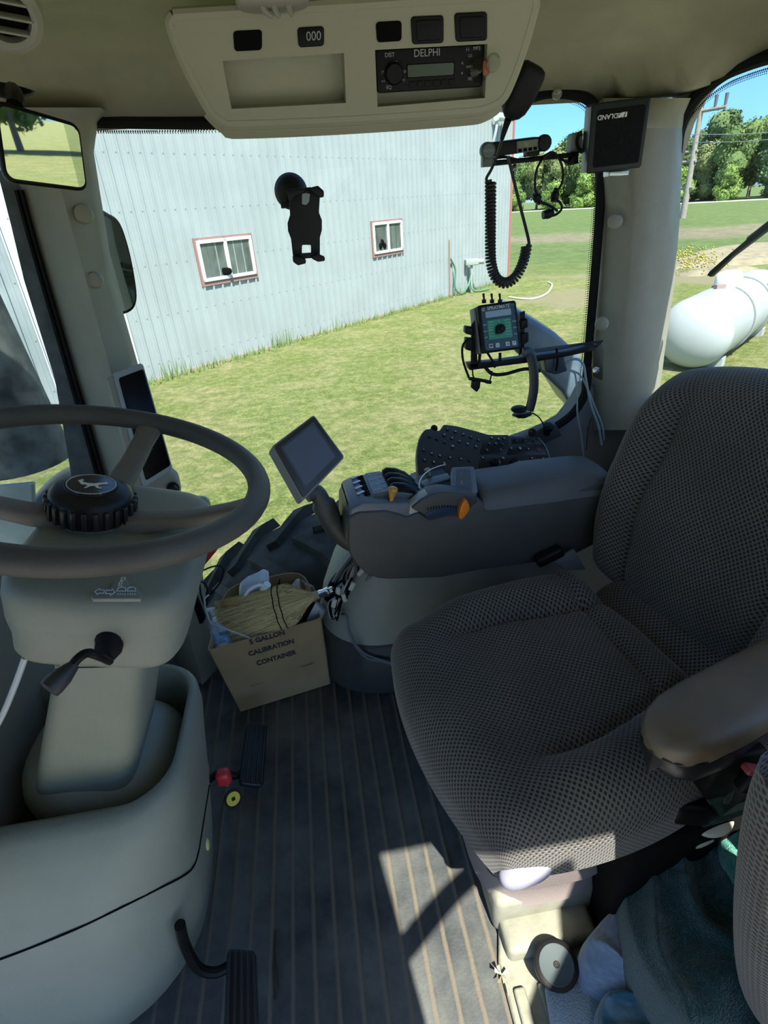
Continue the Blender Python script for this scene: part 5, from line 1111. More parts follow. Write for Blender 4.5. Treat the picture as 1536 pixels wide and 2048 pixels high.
# low left dash flank
b = B(); b.prism([V((-1.15, .50, .0)), V((-.66, .50, .3)), V((-.66, .50, .60)), V((-.76, .50, .90)), V((-1.15, .50, .95))], (0, .66, 0), .03); tag(O('dash_cowl', b, mat('cowl_brown', (.20, .18, .145), .6, bump=.2)), 'dark brown-beige dash cowl behind the steering column at left', 'dashboard')
b = B(); b.tube([at(a, e, y=.66) for a, e in ((-20, 1475), (5, 1430), (30, 1370), (50, 1315))], .0045, n=8); tag(O('edge_strip', b, mat('silver_edge', (.42, .46, .48), .35)), 'pale silver edge strip of dash cowl at left border', 'trim strip')
# pedals
PED = mat('pedal_rubber', (.014, .015, .018), .45)
def pedal(name, lab, corners, n, z, ribs, arm):
    t = T(name, lab, 'pedal', at(sum(c[0] for c in corners)/4, sum(c[1] for c in corners)/4, z=z), 'floor pedals')
    qd = Q(corners, n=n, z=z); b = B(); qd.slab(b, 0, 0, 1, 1, .012, -.018, 0, .004); O('pad', b, PED, t)
    for k in range(ribs):
        b = B(); qd.slab(b, (k+.25)/ribs, .03, (k+.75)/ribs, .97, .003, 0, .006, .0015); O('rib', b, PED, t)
    b = B(); b.tube(arm, .010, n=10); O('arm', b, BLACK, t)
    return t
pedal('accelerator_pedal', 'narrow ribbed black foot pedal on floor between box and keys', [(494, 1446), (535, 1450), (527, 1572), (478, 1566)], (.35, -.1, .93), .07, 5, [at(492, 1540, z=.05), at(470, 1552, z=.06), at(440, 1545, z=.08), V((-.42, .98, .12))])
pedal('brake_pedal', 'wide ribbed black foot pedal with pale worn ridges at bottom edge', [(454, 1896), (512, 1900), (520, 2090), (446, 2090)], (.15, -.05, .98), .12, 5, [at(462, 1930, z=.10), at(430, 1945, z=.10), at(395, 1935, z=.13), at(370, 1890, z=.2), at(360, 1850, z=.3)])

# ================================================================ PILLAR DISPLAY (left of the window)
pd_ = T('pillar_display', 'tall black glossy display in pale grey frame on front pillar', 'monitor', at(280, 850, y=1.43))
pq = Q([(228, 748), (286, 727), (346, 938), (288, 975)], n=(.55, -.8, .25), y=1.41)
SG = mat('silver_grey_frame', (.30, .33, .33), .4)
b = B(); pq.slab(b, -.20, 0.01, .9, .99, .008, -.03, -.008, .003); O('back_shell', b, BEIGE, pd_)
b = B(); pq.slab(b, -.02, -.01, 1.0, 1.0, .010, -.022, 0, .004); O('frame', b, SG, pd_, sharp=.6)
b = B(); pq.slab(b, .10, .045, .955, .955, .006, -.002, .002, .0008); O('screen', b, mat('gloss_black', (.003, .003, .003), .25, spec=.12), pd_)
b = B(); b.prism([at(a, e, y=1.44) for a, e in [(262, 965), (330, 940), (352, 955), (358, 985), (352, 1060), (316, 1062), (300, 1010), (272, 1000)]], (0, .05, 0), .015); O('bracket_housing', b, BEIGE, pd_)
for (a, e, lab_, m1, m2) in ((324, 996, 'pale ringed round knob under the pillar display, left one', SG, BLACK), (346, 976, 'black round knob under the pillar display, upper right one', BLACK, BLACK), (326, 1026, 'small chrome toggle below the knobs on front pillar', RUBBER, CHROME)):
    c_ = at(a, e, y=1.435); nn = V((.3, -.9, .15)).normalized(); t = pd_
    b = B(); b.lathe(c_, nn, [(0, 0), (.017, 0), (.0165, .004), (0, .005)], 20 if m1 is not SG else 6); bz = O('knob_bezel', b, m1, t)
    b = B(); r = .011 if m2 is BLACK else .006; b.lathe(c_, nn, [(0, .0), (r, .004), (r, .026), (r*.8, .03), (0, .03)], 20); O('knob', b, m2, bz)
# ================================================================ OVERHEAD CONSOLE
oh = T('overhead_console', 'beige overhead console with tray, switches and radio under the headliner', 'console', at(700, 40, y=1.2))
ON = V((0, -.965, -.26)).normalized(); OO = at(700, 130, y=1.13)
def op(px, py, h=0): return onp(px, py, OO, ON)+ON*h
outl = [(346, 62), (343, 46), (352, 36), (380, 33), (700, 14), (1050, -8), (1066, -4), (1071, 8), (1066, 30), (1046, 100), (1022, 165), (1004, 198), (975, 214), (930, 222), (700, 238), (480, 247), (450, 243), (428, 228), (408, 196), (372, 128)]
b = B(); b.prism([op(a, e, -.032) for a, e in outl], -ON*.13, .015)
pieces = [[(346, 62), (343, 46), (352, 36), (380, 33), (700, 14), (1050, -8), (1066, -4), (1071, 8), (1066, 30), (1050, 85), (975, 88), (750, 100), (688, 106), (445, 122), (369, 124)],
          [(369, 124), (445, 122), (463, 218), (418, 212), (408, 196)], [(688, 106), (750, 100), (755, 214), (692, 206)], [(975, 88), (1050, 85), (1046, 100), (1022, 165), (1008, 190), (970, 196)],
          [(418, 212), (463, 218), (692, 206), (755, 214), (970, 196), (1008, 190), (1004, 198), (975, 214), (930, 222), (700, 238), (480, 247), (450, 243), (428, 228)]]
for p in pieces: b.prism([op(a, e, 0) for a, e in p], -ON*.036)
b.tube([op(a, e, -.010) for a, e in outl], .0115, n=10, k=3, closed=True)
low = [(418, 214), (450, 246), (480, 252), (700, 243), (930, 227), (978, 219), (1006, 200)]
b.tube([op(a, e, -.035)-V((0, 0, .004)) for a, e in low], .020, n=10, k=4)
O('body', b, TRIM, oh, sharp=.45)
oq = Q(None, pts=[op(*c) for c in ((0, 0), (1536, 0), (1536, 2048), (0, 2048))])
for (x0, y0, x1, y1, big) in ((466, 60, 524, 102, 0), (594, 53, 648, 94, 2), (751, 42, 803, 84, 0), (821, 31, 887, 88, 1), (908, 24, 974, 83, 1)):
    q = Q(None, pts=[op(x0, y0+2), op(x1, y0-1), op(x1, y1-2), op(x0+3, y1+1)])
    b = B(); q.slab(b, 0, 0, 1, 1, .005, -.004, .0025, .0015); sw_ = O('rocker_switch' if big != 2 else 'hour_meter', b, BLACK if big else MATTE, oh)
    if big == 1: b = B(); q.slab(b, .14, .14, .9, .88, .004, .002, .0045, .0015); O('paddle', b, BLACK, sw_)
    if big == 2: b = B(); q.write(b, '000', .6, .48, .016, .004); O('lettering', b, DIMPRINT, sw_, flat=True)
# radio
rq = Q(None, pts=[op(752, 101, -.012), op(973, 89, -.012), op(968, 176, -.012), op(757, 189, -.012)])
b = B(); rq.slab(b, 0, 0, 1, 1, .004, -.03, 0, .002); rad = O('radio', b, BLACK, oh, lab='black car radio with small green display')
b = B(); rq.slab(b, .29, .38, .72, .66, .002, 0, .0008); O('lcd', b, mat('lcd_green', (.045, .07, .04), .3), rad)
b = B(); rq.slab(b, .28, .36, .73, .68, .002, -.001, .0004); O('lcd_frame', b, MATTE, rad)
c_ = rq.p(.16, .55, 0); b = B(); b.lathe(c_, rq.n, [(0, 0), (.016, 0), (.0155, .008), (.013, .011), (0, .011)], 28); O('volume_knob', b, BLACK, rad)
b = B()
for st, a, c, h in (('DELPHI', .47, .13, .014), ('MP3', .93, .09, .007), ('(-)', .845, .09, .006), ('DIST', .13, .13, .008), ('BAND', .24, .52, .005), ('>|', .25, .72, .006), ('|<', .06, .50, .006), ('<<', .06, .72, .006), ('EQ', .11, .87, .007), ('VOL', .18, .30, .005), ('1', .34, .82, .006), ('2', .41, .82, .006), ('3', .48, .82, .006), ('4', .56, .82, .006), ('5', .64, .82, .006), ('6', .72, .82, .006), ('^', .80, .43, .008), ('v', .80, .63, .008), ('INFO', .87, .50, .005), ('SEL', .88, .78, .006), ('CD', .87, .25, .005)): rq.write(b, st, a, c, h, .0010)
O('lettering', b, DIMPRINT, rad, flat=True)
for k in range(6): b = B(); rq.slab(b, .30+.075*k, .76, .36+.075*k, .90, .001, 0, .0018, .0005); O('preset_button', b, BLACK, rad)
# clear suction hook on the console
CLEARP = glassmat('clear_plastic', (.80, .80, .74), 1.0)
hk = T('suction_hook', 'small clear suction hook with reddish tab over radio right edge', 'hook', op(965, 130))
b = B(); b.lathe(op(960, 140, .0), ON, [(0, .012), (.006, .010), (.012, .004), (.017, .0), (.0165, -.0005), (0, .008)], 24); O('cup', b, CLEARP, hk)
b = B(); b.lathe(op(980, 124, .012), (ON+CR*.2), [(0, 0), (.011, 0), (.0135, .003), (.012, .006), (0, .007)], 24); O('button', b, CLEARP, hk)
b = B(); b.box(op(968, 134, .012), (.012, .006, .020), bev=.003); O('tab', b, mat('dull_red_tab', (.30, .10, .06), .5), hk)
# clip at the top and round vent at the corner
cl = T('coat_clip', 'beige plastic hook clip at top of the overhead console', 'hook', at(548, 15, y=1.1))
b = B(); b.ell(at(545, 2, y=1.10), (.055, .03, .012), e=.7); O('base', b, BEIGE, cl)
for c in ([(523, 4), (530, 22), (545, 33)], [(545, 4), (552, 24), (560, 34)], [(575, 4), (580, 22), (586, 30)]):
    b = B(); b.tube([at(a, e, y=1.085) for a, e in c], [.0055, .0035], n=8); O('prong', b, BEIGE, cl)
vn = T('roof_vent', 'round louvered air vent at the top left corner of headliner', 'vent', at(5, 25, y=1.0))
vc = at(8, 28, y=1.0); vN = V((.25, -.7, -.65)).normalized()
b = B(); b.lathe(vc, vN, [(.030, -.01), (.030, .006), (.036, .010), (.044, .004), (.048, -.012)], 36); O('ring', b, BEIGE, vn)
b = B(); b.lathe(vc, vN, [(0, -.012), (.031, -.012), (.031, -.008), (0, -.008)], 30); O('throat', b, MATTE, vn)
va = vN.orthogonal().normalized(); va = (CR*.75-CU*.65); va = (va-vN*va.dot(vN)).normalized(); vb = vN.cross(va)
for k in (-1, 0, 1):
    b = B(); R = Matrix((va, vb, vN)).transposed(); b.box(vc+vb*(.017*k)+vN*.003, (.062-.01*abs(k), .003, .012), R=R, bev=.001); O('louver', b, BEIGE, vn)
# inside mirror
mi = T('rearview_mirror', 'black-framed inside rearview mirror at left under the headliner', 'mirror', at(80, 220, y=1.05))
mn = V((.57, -.82, -.072)); mq = Q([(-14, 196), (160, 248), (178, 384), (10, 364)], n=mn, y=1.06)
b = B(); mq.slab(b, 0, 0, 1, 1, .014, -.022, 0, .005); O('frame', b, BLACK, mi, sharp=.6)
b = B(); mq.slab(b, .035, .06, .965, .945, .011, 0, .0006); O('glass', b, MIRROR, mi, flat=True)
b = B(); b.tube([at(30, 215, y=1.07), at(32, 195, y=1.10), at(26, 182, y=1.14)], .012, n=10); b.prism([at(a, e, y=1.14) for a, e in [(-20, 160), (20, 166), (66, 180), (60, 186), (10, 196), (-20, 190)]], (0, .02, 0), .004); O('bracket', b, BLACK, mi)

# ================================================================ SPEAKER AND RADIO SET
GRILL = mat('speaker_grille', (.005, .006, .006), .7, spec=.2); n, l, p = nodes(GRILL)
tc = n.new('ShaderNodeTexCoord'); vo = n.new('ShaderNodeTexVoronoi'); vo.inputs['Scale'].default_value = 420; vo.inputs['Randomness'].default_value = 0; l.new(tc.outputs['Object'], vo.inputs['Vector'])
bp = n.new('ShaderNodeBump'); bp.inputs['Strength'].default_value = 1; bp.inputs['Distance'].default_value = .002; l.new(vo.outputs['Distance'], bp.inputs['Height']); l.new(bp.outputs[0], p.inputs['Normal'])
spk = T('speaker', 'square black speaker box with upside-down white lettering on rear pillar', 'speaker', at(1235, 270, y=1.38))
sq_ = Q([(1184, 207), (1303, 192), (1283, 335), (1173, 348)], n=(-.22, -.97, -.08), y=1.37)
b = B(); sq_.slab(b, 0, 0, 1, 1, .006, -.062, 0, .003); O('cabinet', b, mat('speaker_case', (.010, .014, .013), .35, spec=.3), spk, sharp=.6)
b = B(); sq_.slab(b, .10, .10, .93, .92, .006, 0, .0015, .0006); O('grille', b, GRILL, spk)
b = B(); sq_.write(b, 'MIDLAND', .34, .205, .0125, .002, flip=True, ang=0, bold=.015); O('lettering', b, WHITE, spk, flat=True)
b = B()
for tri in ([(.46, .17), (.50, .17), (.565, .24), (.53, .24)], [(.52, .17), (.55, .17), (.59, .24), (.565, .24)], [(.575, .17), (.615, .17), (.62, .24), (.60, .24)]): b.prism([sq_.p(a, .41-c, .002) for a, c in tri], sq_.n*.0003)
O('logo', b, WHITE, spk, flat=True)
b = B(); b.box(at(1232, 347, y=1.42), (.05, .03, .012), bev=.003); O('bracket', b, STEEL, spk)
ph_ = T('holder_box', 'small pale grey box with dark ring beside the speaker', 'box', at(1155, 285, y=1.45))
b = B(); b.prism([at(a, e, y=1.45) for a, e in [(1146, 266), (1166, 262), (1166, 306), (1142, 304)]], (0, .03, 0), .003); O('body', b, mat('pale_box', (.20, .22, .22), .5), ph_)
for r in (12, 17): b = B(); b.tube([at(1164+r*math.cos(q)*.7, 284+r*1.25*math.sin(q), y=1.445) for q in (math.radians(90+15*k) for k in range(13))], .0016, n=6); O('ring', b, BLACK, ph_)
cb = T('radio_transceiver', 'small black two-way radio with grey screen mounted on the thin bar', 'radio', at(1035, 300, y=1.42))
cq = Q([(972, 287), (1092, 272), (1092, 299), (974, 316)], n=(-.05, -.99, -.1), y=1.40)
b = B(); cq.slab(b, 0, 0, 1, 1, .014, -.05, 0, .004); O('body', b, BLACK, cb, sharp=.6)
b = B(); cq.slab(b, .50, .10, .87, .98, .003, 0, .003, .001); fc = O('face', b, mat('radio_face', (.10, .105, .10), .4), cb)
b = B(); cq.slab(b, .52, .16, .85, .62, .002, .003, .0036); O('lcd', b, mat('lcd_dark', (.028, .035, .032), .15, spec=.8), fc)
for k in range(4): b = B(); cq.slab(b, .525+.085*k, .68, .585+.085*k, .92, .0015, .003, .0048, .0005); O('button', b, MATTE, fc)
b = B(); cq.write(b, '1c', .66, .40, .011, .0038); O('lettering', b, DIMPRINT, fc, flat=True)
b = B(); b.lathe(cq.p(.97, .5, -.008), cq.n, [(0, 0), (.0165, 0), (.0165, .010), (.0135, .014), (0, .015)], 14); O('volume_knob', b, BLACK, cb, flat=True)
b = B(); b.lathe(cq.p(.02, .5, -.01), cq.n, [(0, 0), (.0165, 0), (.0165, .014), (.013, .018), (0, .018)], 20); b.box(cq.p(.02, 1.25, -.012), (.024, .02, .022), bev=.002); O('mic_plug', b, mat('plug_grey', (.10, .11, .11), .4), cb)
b = B(); cq.write(b, 'MICRO', .02, .5, .008, .0092); O('plug_lettering', b, DIMPRINT, cb, flat=True)
b = B(); b.box(cq.p(.80, 1.12, -.02), (.028, .03, .014), bev=.002); O('mount', b, BLACK, cb)
br_ = T('mounting_bar', 'thin black bar with bolts carrying the two-way radio', 'bracket', at(1060, 320, y=1.45))
b = B(); b.prism([at(a, e, y=1.44) for a, e in [(979, 321), (1040, 316), (1100, 309), (1158, 303), (1158, 313), (1100, 319), (1040, 326), (981, 332)]], (0, .022, 0), .002); O('bar', b, BLACK, br_)
b = B(); b.prism([at(a, e, y=1.43) for a, e in [(1138, 322), (1156, 306), (1158, 326), (1142, 331)]], (0, .03, 0), .002); O('end_bracket', b, BLACK, br_)
b = B(); b.lathe(at(1028, 331, y=1.435), (0, -.6, -.8), [(0, 0), (.0055, 0), (.0055, .006), (0, .007)], 6); O('bolt', b, STEEL, br_, flat=True)
b = B(); b.tube([at(a, e, y=1.43) for a, e in ((985, 318), (1010, 314), (1040, 320), (1080, 316), (1092, 311), (1110, 312), (1130, 322), (1140, 327))], .003, n=6); O('lead', b, RUBBER, br_)
# microphone, its coiled cord
mc = T('hand_microphone', 'black hand microphone hanging nose down from the overhead console', 'microphone', at(1045, 185, y=1.2))
m0, m1 = at(1066, 138, y=1.19), at(1020, 236, y=1.22); md_ = (m1-m0).normalized(); ms = (CR-md_*CR.dot(md_)).normalized(); mt = md_.cross(ms); ML = (m1-m0).length
b = B(); b.loft([[m0+md_*(ML*f)+ms*(w_*math.copysign(abs(math.cos(q))**.6, math.cos(q))+sh)+mt*d_*math.copysign(abs(math.sin(q))**.6, math.sin(q)) for q in (2*math.pi*k/28 for k in range(28))] for f, w_, d_, sh in ((-.10, .004, .004, 0), (-.09, .015, .012, 0), (-.05, .022, .016, 0), (.05, .0255, .018, 0), (.3, .0265, .019, 0), (.6, .0255, .018, 0), (.8, .0225, .016, 0), (.93, .018, .013, -.002), (1.02, .009, .008, -.003))])
O('body', b, mat('mic_black', (.008, .008, .008), .5, spec=.2, bump=.3, bscale=600), mc, sharp=1)
b = B(); b.loft([[m0+md_*(ML*f)-ms*.024+ms*(.007*math.cos(q))+mt*.010*math.sin(q) for q in (2*math.pi*k/14 for k in range(14))] for f in (.32, .36, .55, .60)]); O('talk_button', b, RUBBER, mc)
b = B(); b.tube([at(1017, 238, y=1.22), at(1012, 252, y=1.23), at(1007, 268, y=1.25), at(1004, 278, y=1.26)], [.007, .004], n=10); O('strain_relief', b, RUBBER, mc)
cdm = mat('cord_black', (.016, .015, .014), .5)
b = B(); b.tube([at(1004, 278, y=1.26), at(995, 308, y=1.30), at(983, 338, y=1.33), at(973, 356, y=1.35), at(975, 366, y=1.35)], .0032, n=8); O('cord_upper', b, cdm, mc)
path = catmull([at(a, e, y=1.35) for a, e in ((981, 362), (981, 400), (981, 450), (981, 500), (983, 530), (992, 556), (1010, 566), (1030, 555), (1044, 530), (1051, 505), (1053, 490))], 30)
L = 0; hel = []; last = path[0]
for i, p in enumerate(path):
    L += (p-last).length; last = p; t = (path[min(i+1, len(path)-1)]-path[max(0, i-1)]).normalized(); hel.append((p, t, L))
pitch_, pts_ = .0072, []
def along(s):
    for a, c in zip(hel, hel[1:]):
        if c[2] >= s: f = (s-a[2])/max(1e-9, c[2]-a[2]); return a[0].lerp(c[0], f), a[1].lerp(c[1], f).normalized()
    return hel[-1][0], hel[-1][1]
NS = int(hel[-1][2]/pitch_*11)
for i in range(NS):
    s = hel[-1][2]*i/NS; p, t = along(s); a = (V((0, -1, 0))-t*t.dot(V((0, -1, 0)))).normalized(); c = t.cross(a); q = 2*math.pi*s/pitch_; pts_.append(p+(a*math.cos(q)+c*math.sin(q))*.0098)
b = B(); b.tube(pts_, .0034, n=6, k=1); O('coiled_cord', b, cdm, mc)
b = B(); b.tube([at(1053, 492, y=1.35), at(1058, 486, y=1.35), at(1050, 450, y=1.37), at(1037, 400, y=1.39), at(1025, 350, y=1.40), at(1016, 312, y=1.40)], .0036, n=8); O('cord_lower', b, cdm, mc)
# headset on the bar
hs_ = T('headset', 'black neckband headset hanging from the thin bar', 'headset', at(1100, 370, y=1.44))
def hp2(P, y=1.425): return [at(a, e, y=y) for a, e in P]
b = B(); b.tube(hp2(((1078, 398), (1071, 380), (1070, 358), (1074, 338), (1082, 322), (1094, 309), (1106, 305), (1116, 314), (1124, 332), (1126, 352), (1123, 368), (1116, 380))), .0028, n=8); O('neckband', b, BLACK, hs_)
b = B(); b.tube(hp2(((1069, 386), (1073, 394), (1081, 407))), [.006, .010, .006], n=10); O('ear_unit', b, BLACK, hs_)
b = B(); b.tube(hp2(((1114, 376), (1110, 390), (1106, 404))), [.007, .010, .007], n=10); O('ear_unit', b, BLACK, hs_)
b = B(); b.tube(hp2(((1080, 405), (1092, 408), (1104, 414), (1115, 422))), .003, n=8); b.tube(hp2(((1104, 402), (1116, 402), (1123, 410), (1122, 420), (1112, 429), (1100, 432))), .003, n=8); O('ear_hook', b, BLACK, hs_)
b = B(); b.tube(hp2(((1086, 430), (1096, 428), (1106, 424))), [.0095, .0105, .008], n=12); O('speaker_pod', b, BLACK, hs_)
b = B(); b.lathe(at(1114, 188, y=1.56), (-.3, -.9, -.3), [(0, 0), (.012, 0), (.010, .006), (0, .010)], 18); tag(O('clear_hook', b, mat('smoky_clear3', (.30, .29, .26), .15, spec=.9)), 'small clear button hook on the window rubber above the headset', 'hook')

# ================================================================ SPRAYER MONITOR ON ITS BRACKET
sm_ = T('sprayer_monitor', 'black sprayer control box with green dial panel and three toggles', 'monitor', at(1000, 655, y=1.36))
q = Q([(955, 611), (1032, 600), (1043, 697), (966, 707)], n=(.05, -.96, .26), y=1.355)
b = B(); q.slab(b, -.03, .02, .99, 1.0, .004, -.055, -.018, .003); O('back_shell', b, mat('case_grey', (.14, .16, .155), .45), sm_)
b = B(); q.slab(b, 0, 0, 1, 1, .007, -.02, 0, .003); O('front_case', b, BLACK, sm_, sharp=.6)
b = B(); q.slab(b, .07, .05, .93, .95, .005, 0, .0012); O('faceplate', b, mat('face_dark_green', (.012, .03, .026), .35), sm_)
b = B(); q.slab(b, .17, .15, .83, .28, .002, .001, .002); O('lcd_window', b, mat('lcd_pale', (.26, .33, .34), .2), sm_)
b = B(); q.slab(b, .19, .335, .80, .735, .002, .001, .0018); gp = O('dial_panel', b, mat('dial_green', (.03, .24, .13), .45), sm_, lab='bright green panel around dial')
b = B()
for k in range(6):
    for a0, a1 in ((.22, .34), (.63, .77)): q.slab(b, a0, .37+.058*k, a1, .378+.058*k, .0001, .0018, .0022)
q.slab(b, .49, .345, .50, .42, .0001, .0018, .0022); q.slab(b, .20, .528, .34, .535, .0001, .0018, .0022)
O('dial_marks', b, mat('mark_pale', (.25, .55, .35), .5), gp, flat=True)
b = B(); b.lathe(q.p(.49, .54, .0018), q.n, [(0, 0), (.0115, 0), (.0105, .012), (.006, .013), (.0055, .017), (0, .018)], 24); b.box(q.p(.44, .60, .008), (.014, .01, .008)); O('dial_knob', b, BLACK, gp)
for a in (.17, .34, .60, .77): b = B(); q.slab(b, a, .82, a+.10, .91, .001, .001, .0025, .0004); O('button', b, mat('key_pale', (.45, .50, .50), .45), sm_)
b = B()
for a, ch in ((.22, 'M'), (.39, '-'), (.65, 'v'), (.82, '^')): q.write(b, ch, a, .865, .009, .0028, bold=.03)
O('button_marks', b, PR, sm_, flat=True)
b = B(); q.write(b, 'SPRAYMATE', .52, .095, .0115, .0018, sx=.95, bold=.02); b.tube([q.p(.13+.035*math.cos(t), .10+.03*math.sin(t), .0016) for t in (2*math.pi*k/16 for k in range(16))], .0008, n=4, k=1, closed=True); q.write(b, 'S', .13, .10, .008, .0016)
for k in range(3): q.write(b, ('RUN', 'GPA', 'VOL')[k], .885, .42+.13*k, .005, .0016); q.write(b, ('MPH', 'GPM', 'OFF')[k], .12, .42+.13*k, .005, .0016)
O('lettering', b, mat('print_pale', (.45, .5, .48), .5), sm_, flat=True)
b = B(); q.write(b, 'Plus', .86, .075, .010, .0018); O('script_lettering', b, mat('print_dim_blue', (.05, .16, .17), .5), sm_, flat=True)
for px_ in (967, 983, 999):
    b = B(); t0 = at(px_+1, 606, y=1.375); b.cyl(t0, t0+V((0, 0, .008)), .0055, n=10); b.cyl(t0+V((0, 0, .008)), t0+V((-.002, 0, .022)), .0022, .0032, n=8); O('toggle_switch', b, BLACK, sm_)
def P5(l, y=1.37): return [at(a, e, y=y) for a, e in l]
for l in ([(1040, 642), (1056, 636), (1057, 655), (1042, 660)], [(1042, 668), (1058, 664), (1058, 684), (1044, 692)], [(948, 655), (932, 653), (931, 668), (948, 672)], [(948, 678), (933, 676), (932, 700), (948, 704)]):
    b = B(); b.prism(P5(l), (0, .025, 0), .004); O('clamp_knob', b, BLACK, sm_)
b = B(); b.prism(P5([(943, 650), (950, 640), (956, 735), (942, 735)], 1.38), (0, .004, 0)); O('yoke', b, BLACK, sm_)
b = B(); b.prism(P5([(1040, 625), (1050, 622), (1048, 700), (1038, 712)], 1.38), (0, .004, 0)); O('yoke', b, BLACK, sm_)
bk2 = T('monitor_bracket', 'black slotted arm with bolted bent plate fixed to rear pillar', 'bracket', at(1120, 705, y=1.42))
b = B(); b.prism([at(a, e, y=1.38) for a, e in [(936, 728), (1000, 722), (1070, 712), (1130, 704), (1178, 694), (1180, 703), (1130, 714), (1070, 724), (1000, 733), (940, 741)]], (0, .03, 0), .002); O('slotted_arm', b, BLACK, bk2)
b = B(); zt = Q([(1068, 701), (1205, 683), (1196, 694), (1078, 712)], n=(0, -.35, .93), y=1.43); zt.slab(b, 0, -.3, 1, 1.3, .003, -.005, 0, .001); O('top_plate', b, mat('steel_black', (.03, .035, .04), .3, metal=.4), bk2)
b = B(); b.prism([at(a, e, y=1.435) for a, e in [(1186, 686), (1205, 690), (1209, 700), (1207, 758), (1203, 761), (1186, 752), (1187, 700)]], (.0, .008, 0), .002); O('bent_plate', b, mat('olive_black', (.045, .05, .035), .4, metal=.3), bk2)
b = B(); b.lathe(at(1192, 740, y=1.43), (-.3, -1, 0), [(0, 0), (.010, 0), (.010, .002), (.007, .0025), (.007, .008), (0, .009)], 6); O('hex_bolt', b, STEEL, bk2, flat=True, lab='bright hex bolt')
b = B(); b.prism([at(a, e, y=1.40) for a, e in [(1088, 716), (1128, 712), (1136, 742), (1112, 750), (1092, 744)]], (0, .03, 0), .004); O('terminal_block', b, mat('terminal', (.025, .04, .05), .35), bk2)
b = B(); b.tube([at(a, e, y=1.385) for a, e in ((1113, 697), (1115, 720), (1112, 742))], .003, n=6); O('cable_tie', b, MATTE, bk2)
hng = T('hanging_strap', 'wide black cable sleeve hanging from bracket with a flat black puck', 'cable', at(1060, 770, y=1.37))
b = B(); b.tube([at(a, e, y=1.36) for a, e in ((1046, 706), (1058, 706), (1066, 730), (1068, 770), (1064, 800), (1058, 822))], .013, n=14, k=6, flat=(0, -1, .2)); O('sleeve', b, mat('sleeve_black', (.02, .024, .03), .35), hng)
b = B(); b.ell(at(1038, 818, y=1.36), (.022, .022, .009)); b.lathe(at(1044, 830, y=1.36), (0, .1, 1), [(0, -.006), (.014, -.006), (.027, .001), (.024, .005), (0, .006)], 20); O('puck', b, BLACK, hng)
b = B(); b.tube([at(a, e, y=1.37) for a, e in ((1060, 824), (1075, 832), (1085, 845), (1092, 860))], .0018, n=6); O('lead', b, RUBBER, hng)
for pts, r in (([(1000, 706), (1000, 722)], .004), ([(960, 707), (958, 728)], .004), ([(975, 706), (985, 722), (990, 735)], .003), ([(942, 676), (926, 690), (926, 720), (938, 756)], .003), ([(945, 740), (948, 756), (965, 762), (978, 765), (984, 742)], .002), ([(970, 734), (985, 748), (1010, 748), (1050, 738), (1080, 742)], .0045)):
    b = B(); b.tube([at(a, e, y=1.365) for a, e in pts], r, n=6); O('wire', b, RUBBER, sm_)
b = B(); b.tube([at(938, 757, y=1.36), at(960, 760, y=1.36), at(982, 765, y=1.36)], .0045, n=8); b.prism([at(a, e, y=1.355) for a, e in [(945, 762), (962, 762), (960, 776), (954, 785), (943, 776)]], (0, .012, 0), .002); O('connector', b, BLACK, sm_)
for k, (pts, lab_) in enumerate((([(1136, 742), (1150, 748), (1154, 790), (1155, 830), (1162, 870), (1168, 925)], 'pale blue-grey cable dropping from terminal block, left strand'), ([(1128, 728), (1150, 718), (1166, 728), (1172, 760), (1182, 810), (1196, 850), (1203, 890)], 'pale blue-grey cable dropping beside rear pillar, thick middle strand'), ([(1140, 740), (1160, 750), (1176, 780), (1190, 815), (1204, 850), (1208, 880)], 'pale blue-grey cable dropping beside rear pillar, right strand'))):
    b = B(); b.tube([at(a, e, y=1.42) for a, e in pts], .0034 if k == 1 else .0026, n=8); tag(O('cable', b, mat('pale_cable', (.22, .30, .33), .4)), lab_, 'cable', 'cables by the rear pillar')
b = B(); b.tube([at(a, e, y=1.46) for a, e in ((1183, 835), (1176, 860), (1173, 900))], .0012, n=5); tag(O('black_wire', b, RUBBER), 'very thin black wire on side panel beside the pale cables', 'wire')
# socket plate and knob on the side panel
pn = T('side_socket_panel', 'small recessed panel with red-marked socket and black knob below window', 'panel', at(1100, 885, y=1.5))
b = B(); b.prism([at(a, e, y=1.50) for a, e in [(1040, 880), (1082, 858), (1112, 848), (1125, 872), (1092, 886), (1075, 905), (1040, 905)]], (0, .04, 0), .004); O('recess', b, mat('panel_shadow', (.05, .055, .058), .5), pn)  # dark block for the recess, its shade put into the colour
b = B(); b.lathe(at(1064, 865, y=1.49), (-.2, -.9, .4), [(0, 0), (.012, 0), (.012, .004), (0, .005)], 18); O('socket', b, BLACK, pn)
b = B(); b.box(at(1062, 863, y=1.482), (.006, .002, .004)); O('mark', b, RED, pn)
b = B(); b.lathe(at(1093, 868, y=1.48), (-.05, -.3, 1), [(0, 0), (.010, 0), (.010, .012), (.016, .018), (.0165, .030), (.012, .036), (0, .037)], 20); O('knob', b, BLACK, pn)

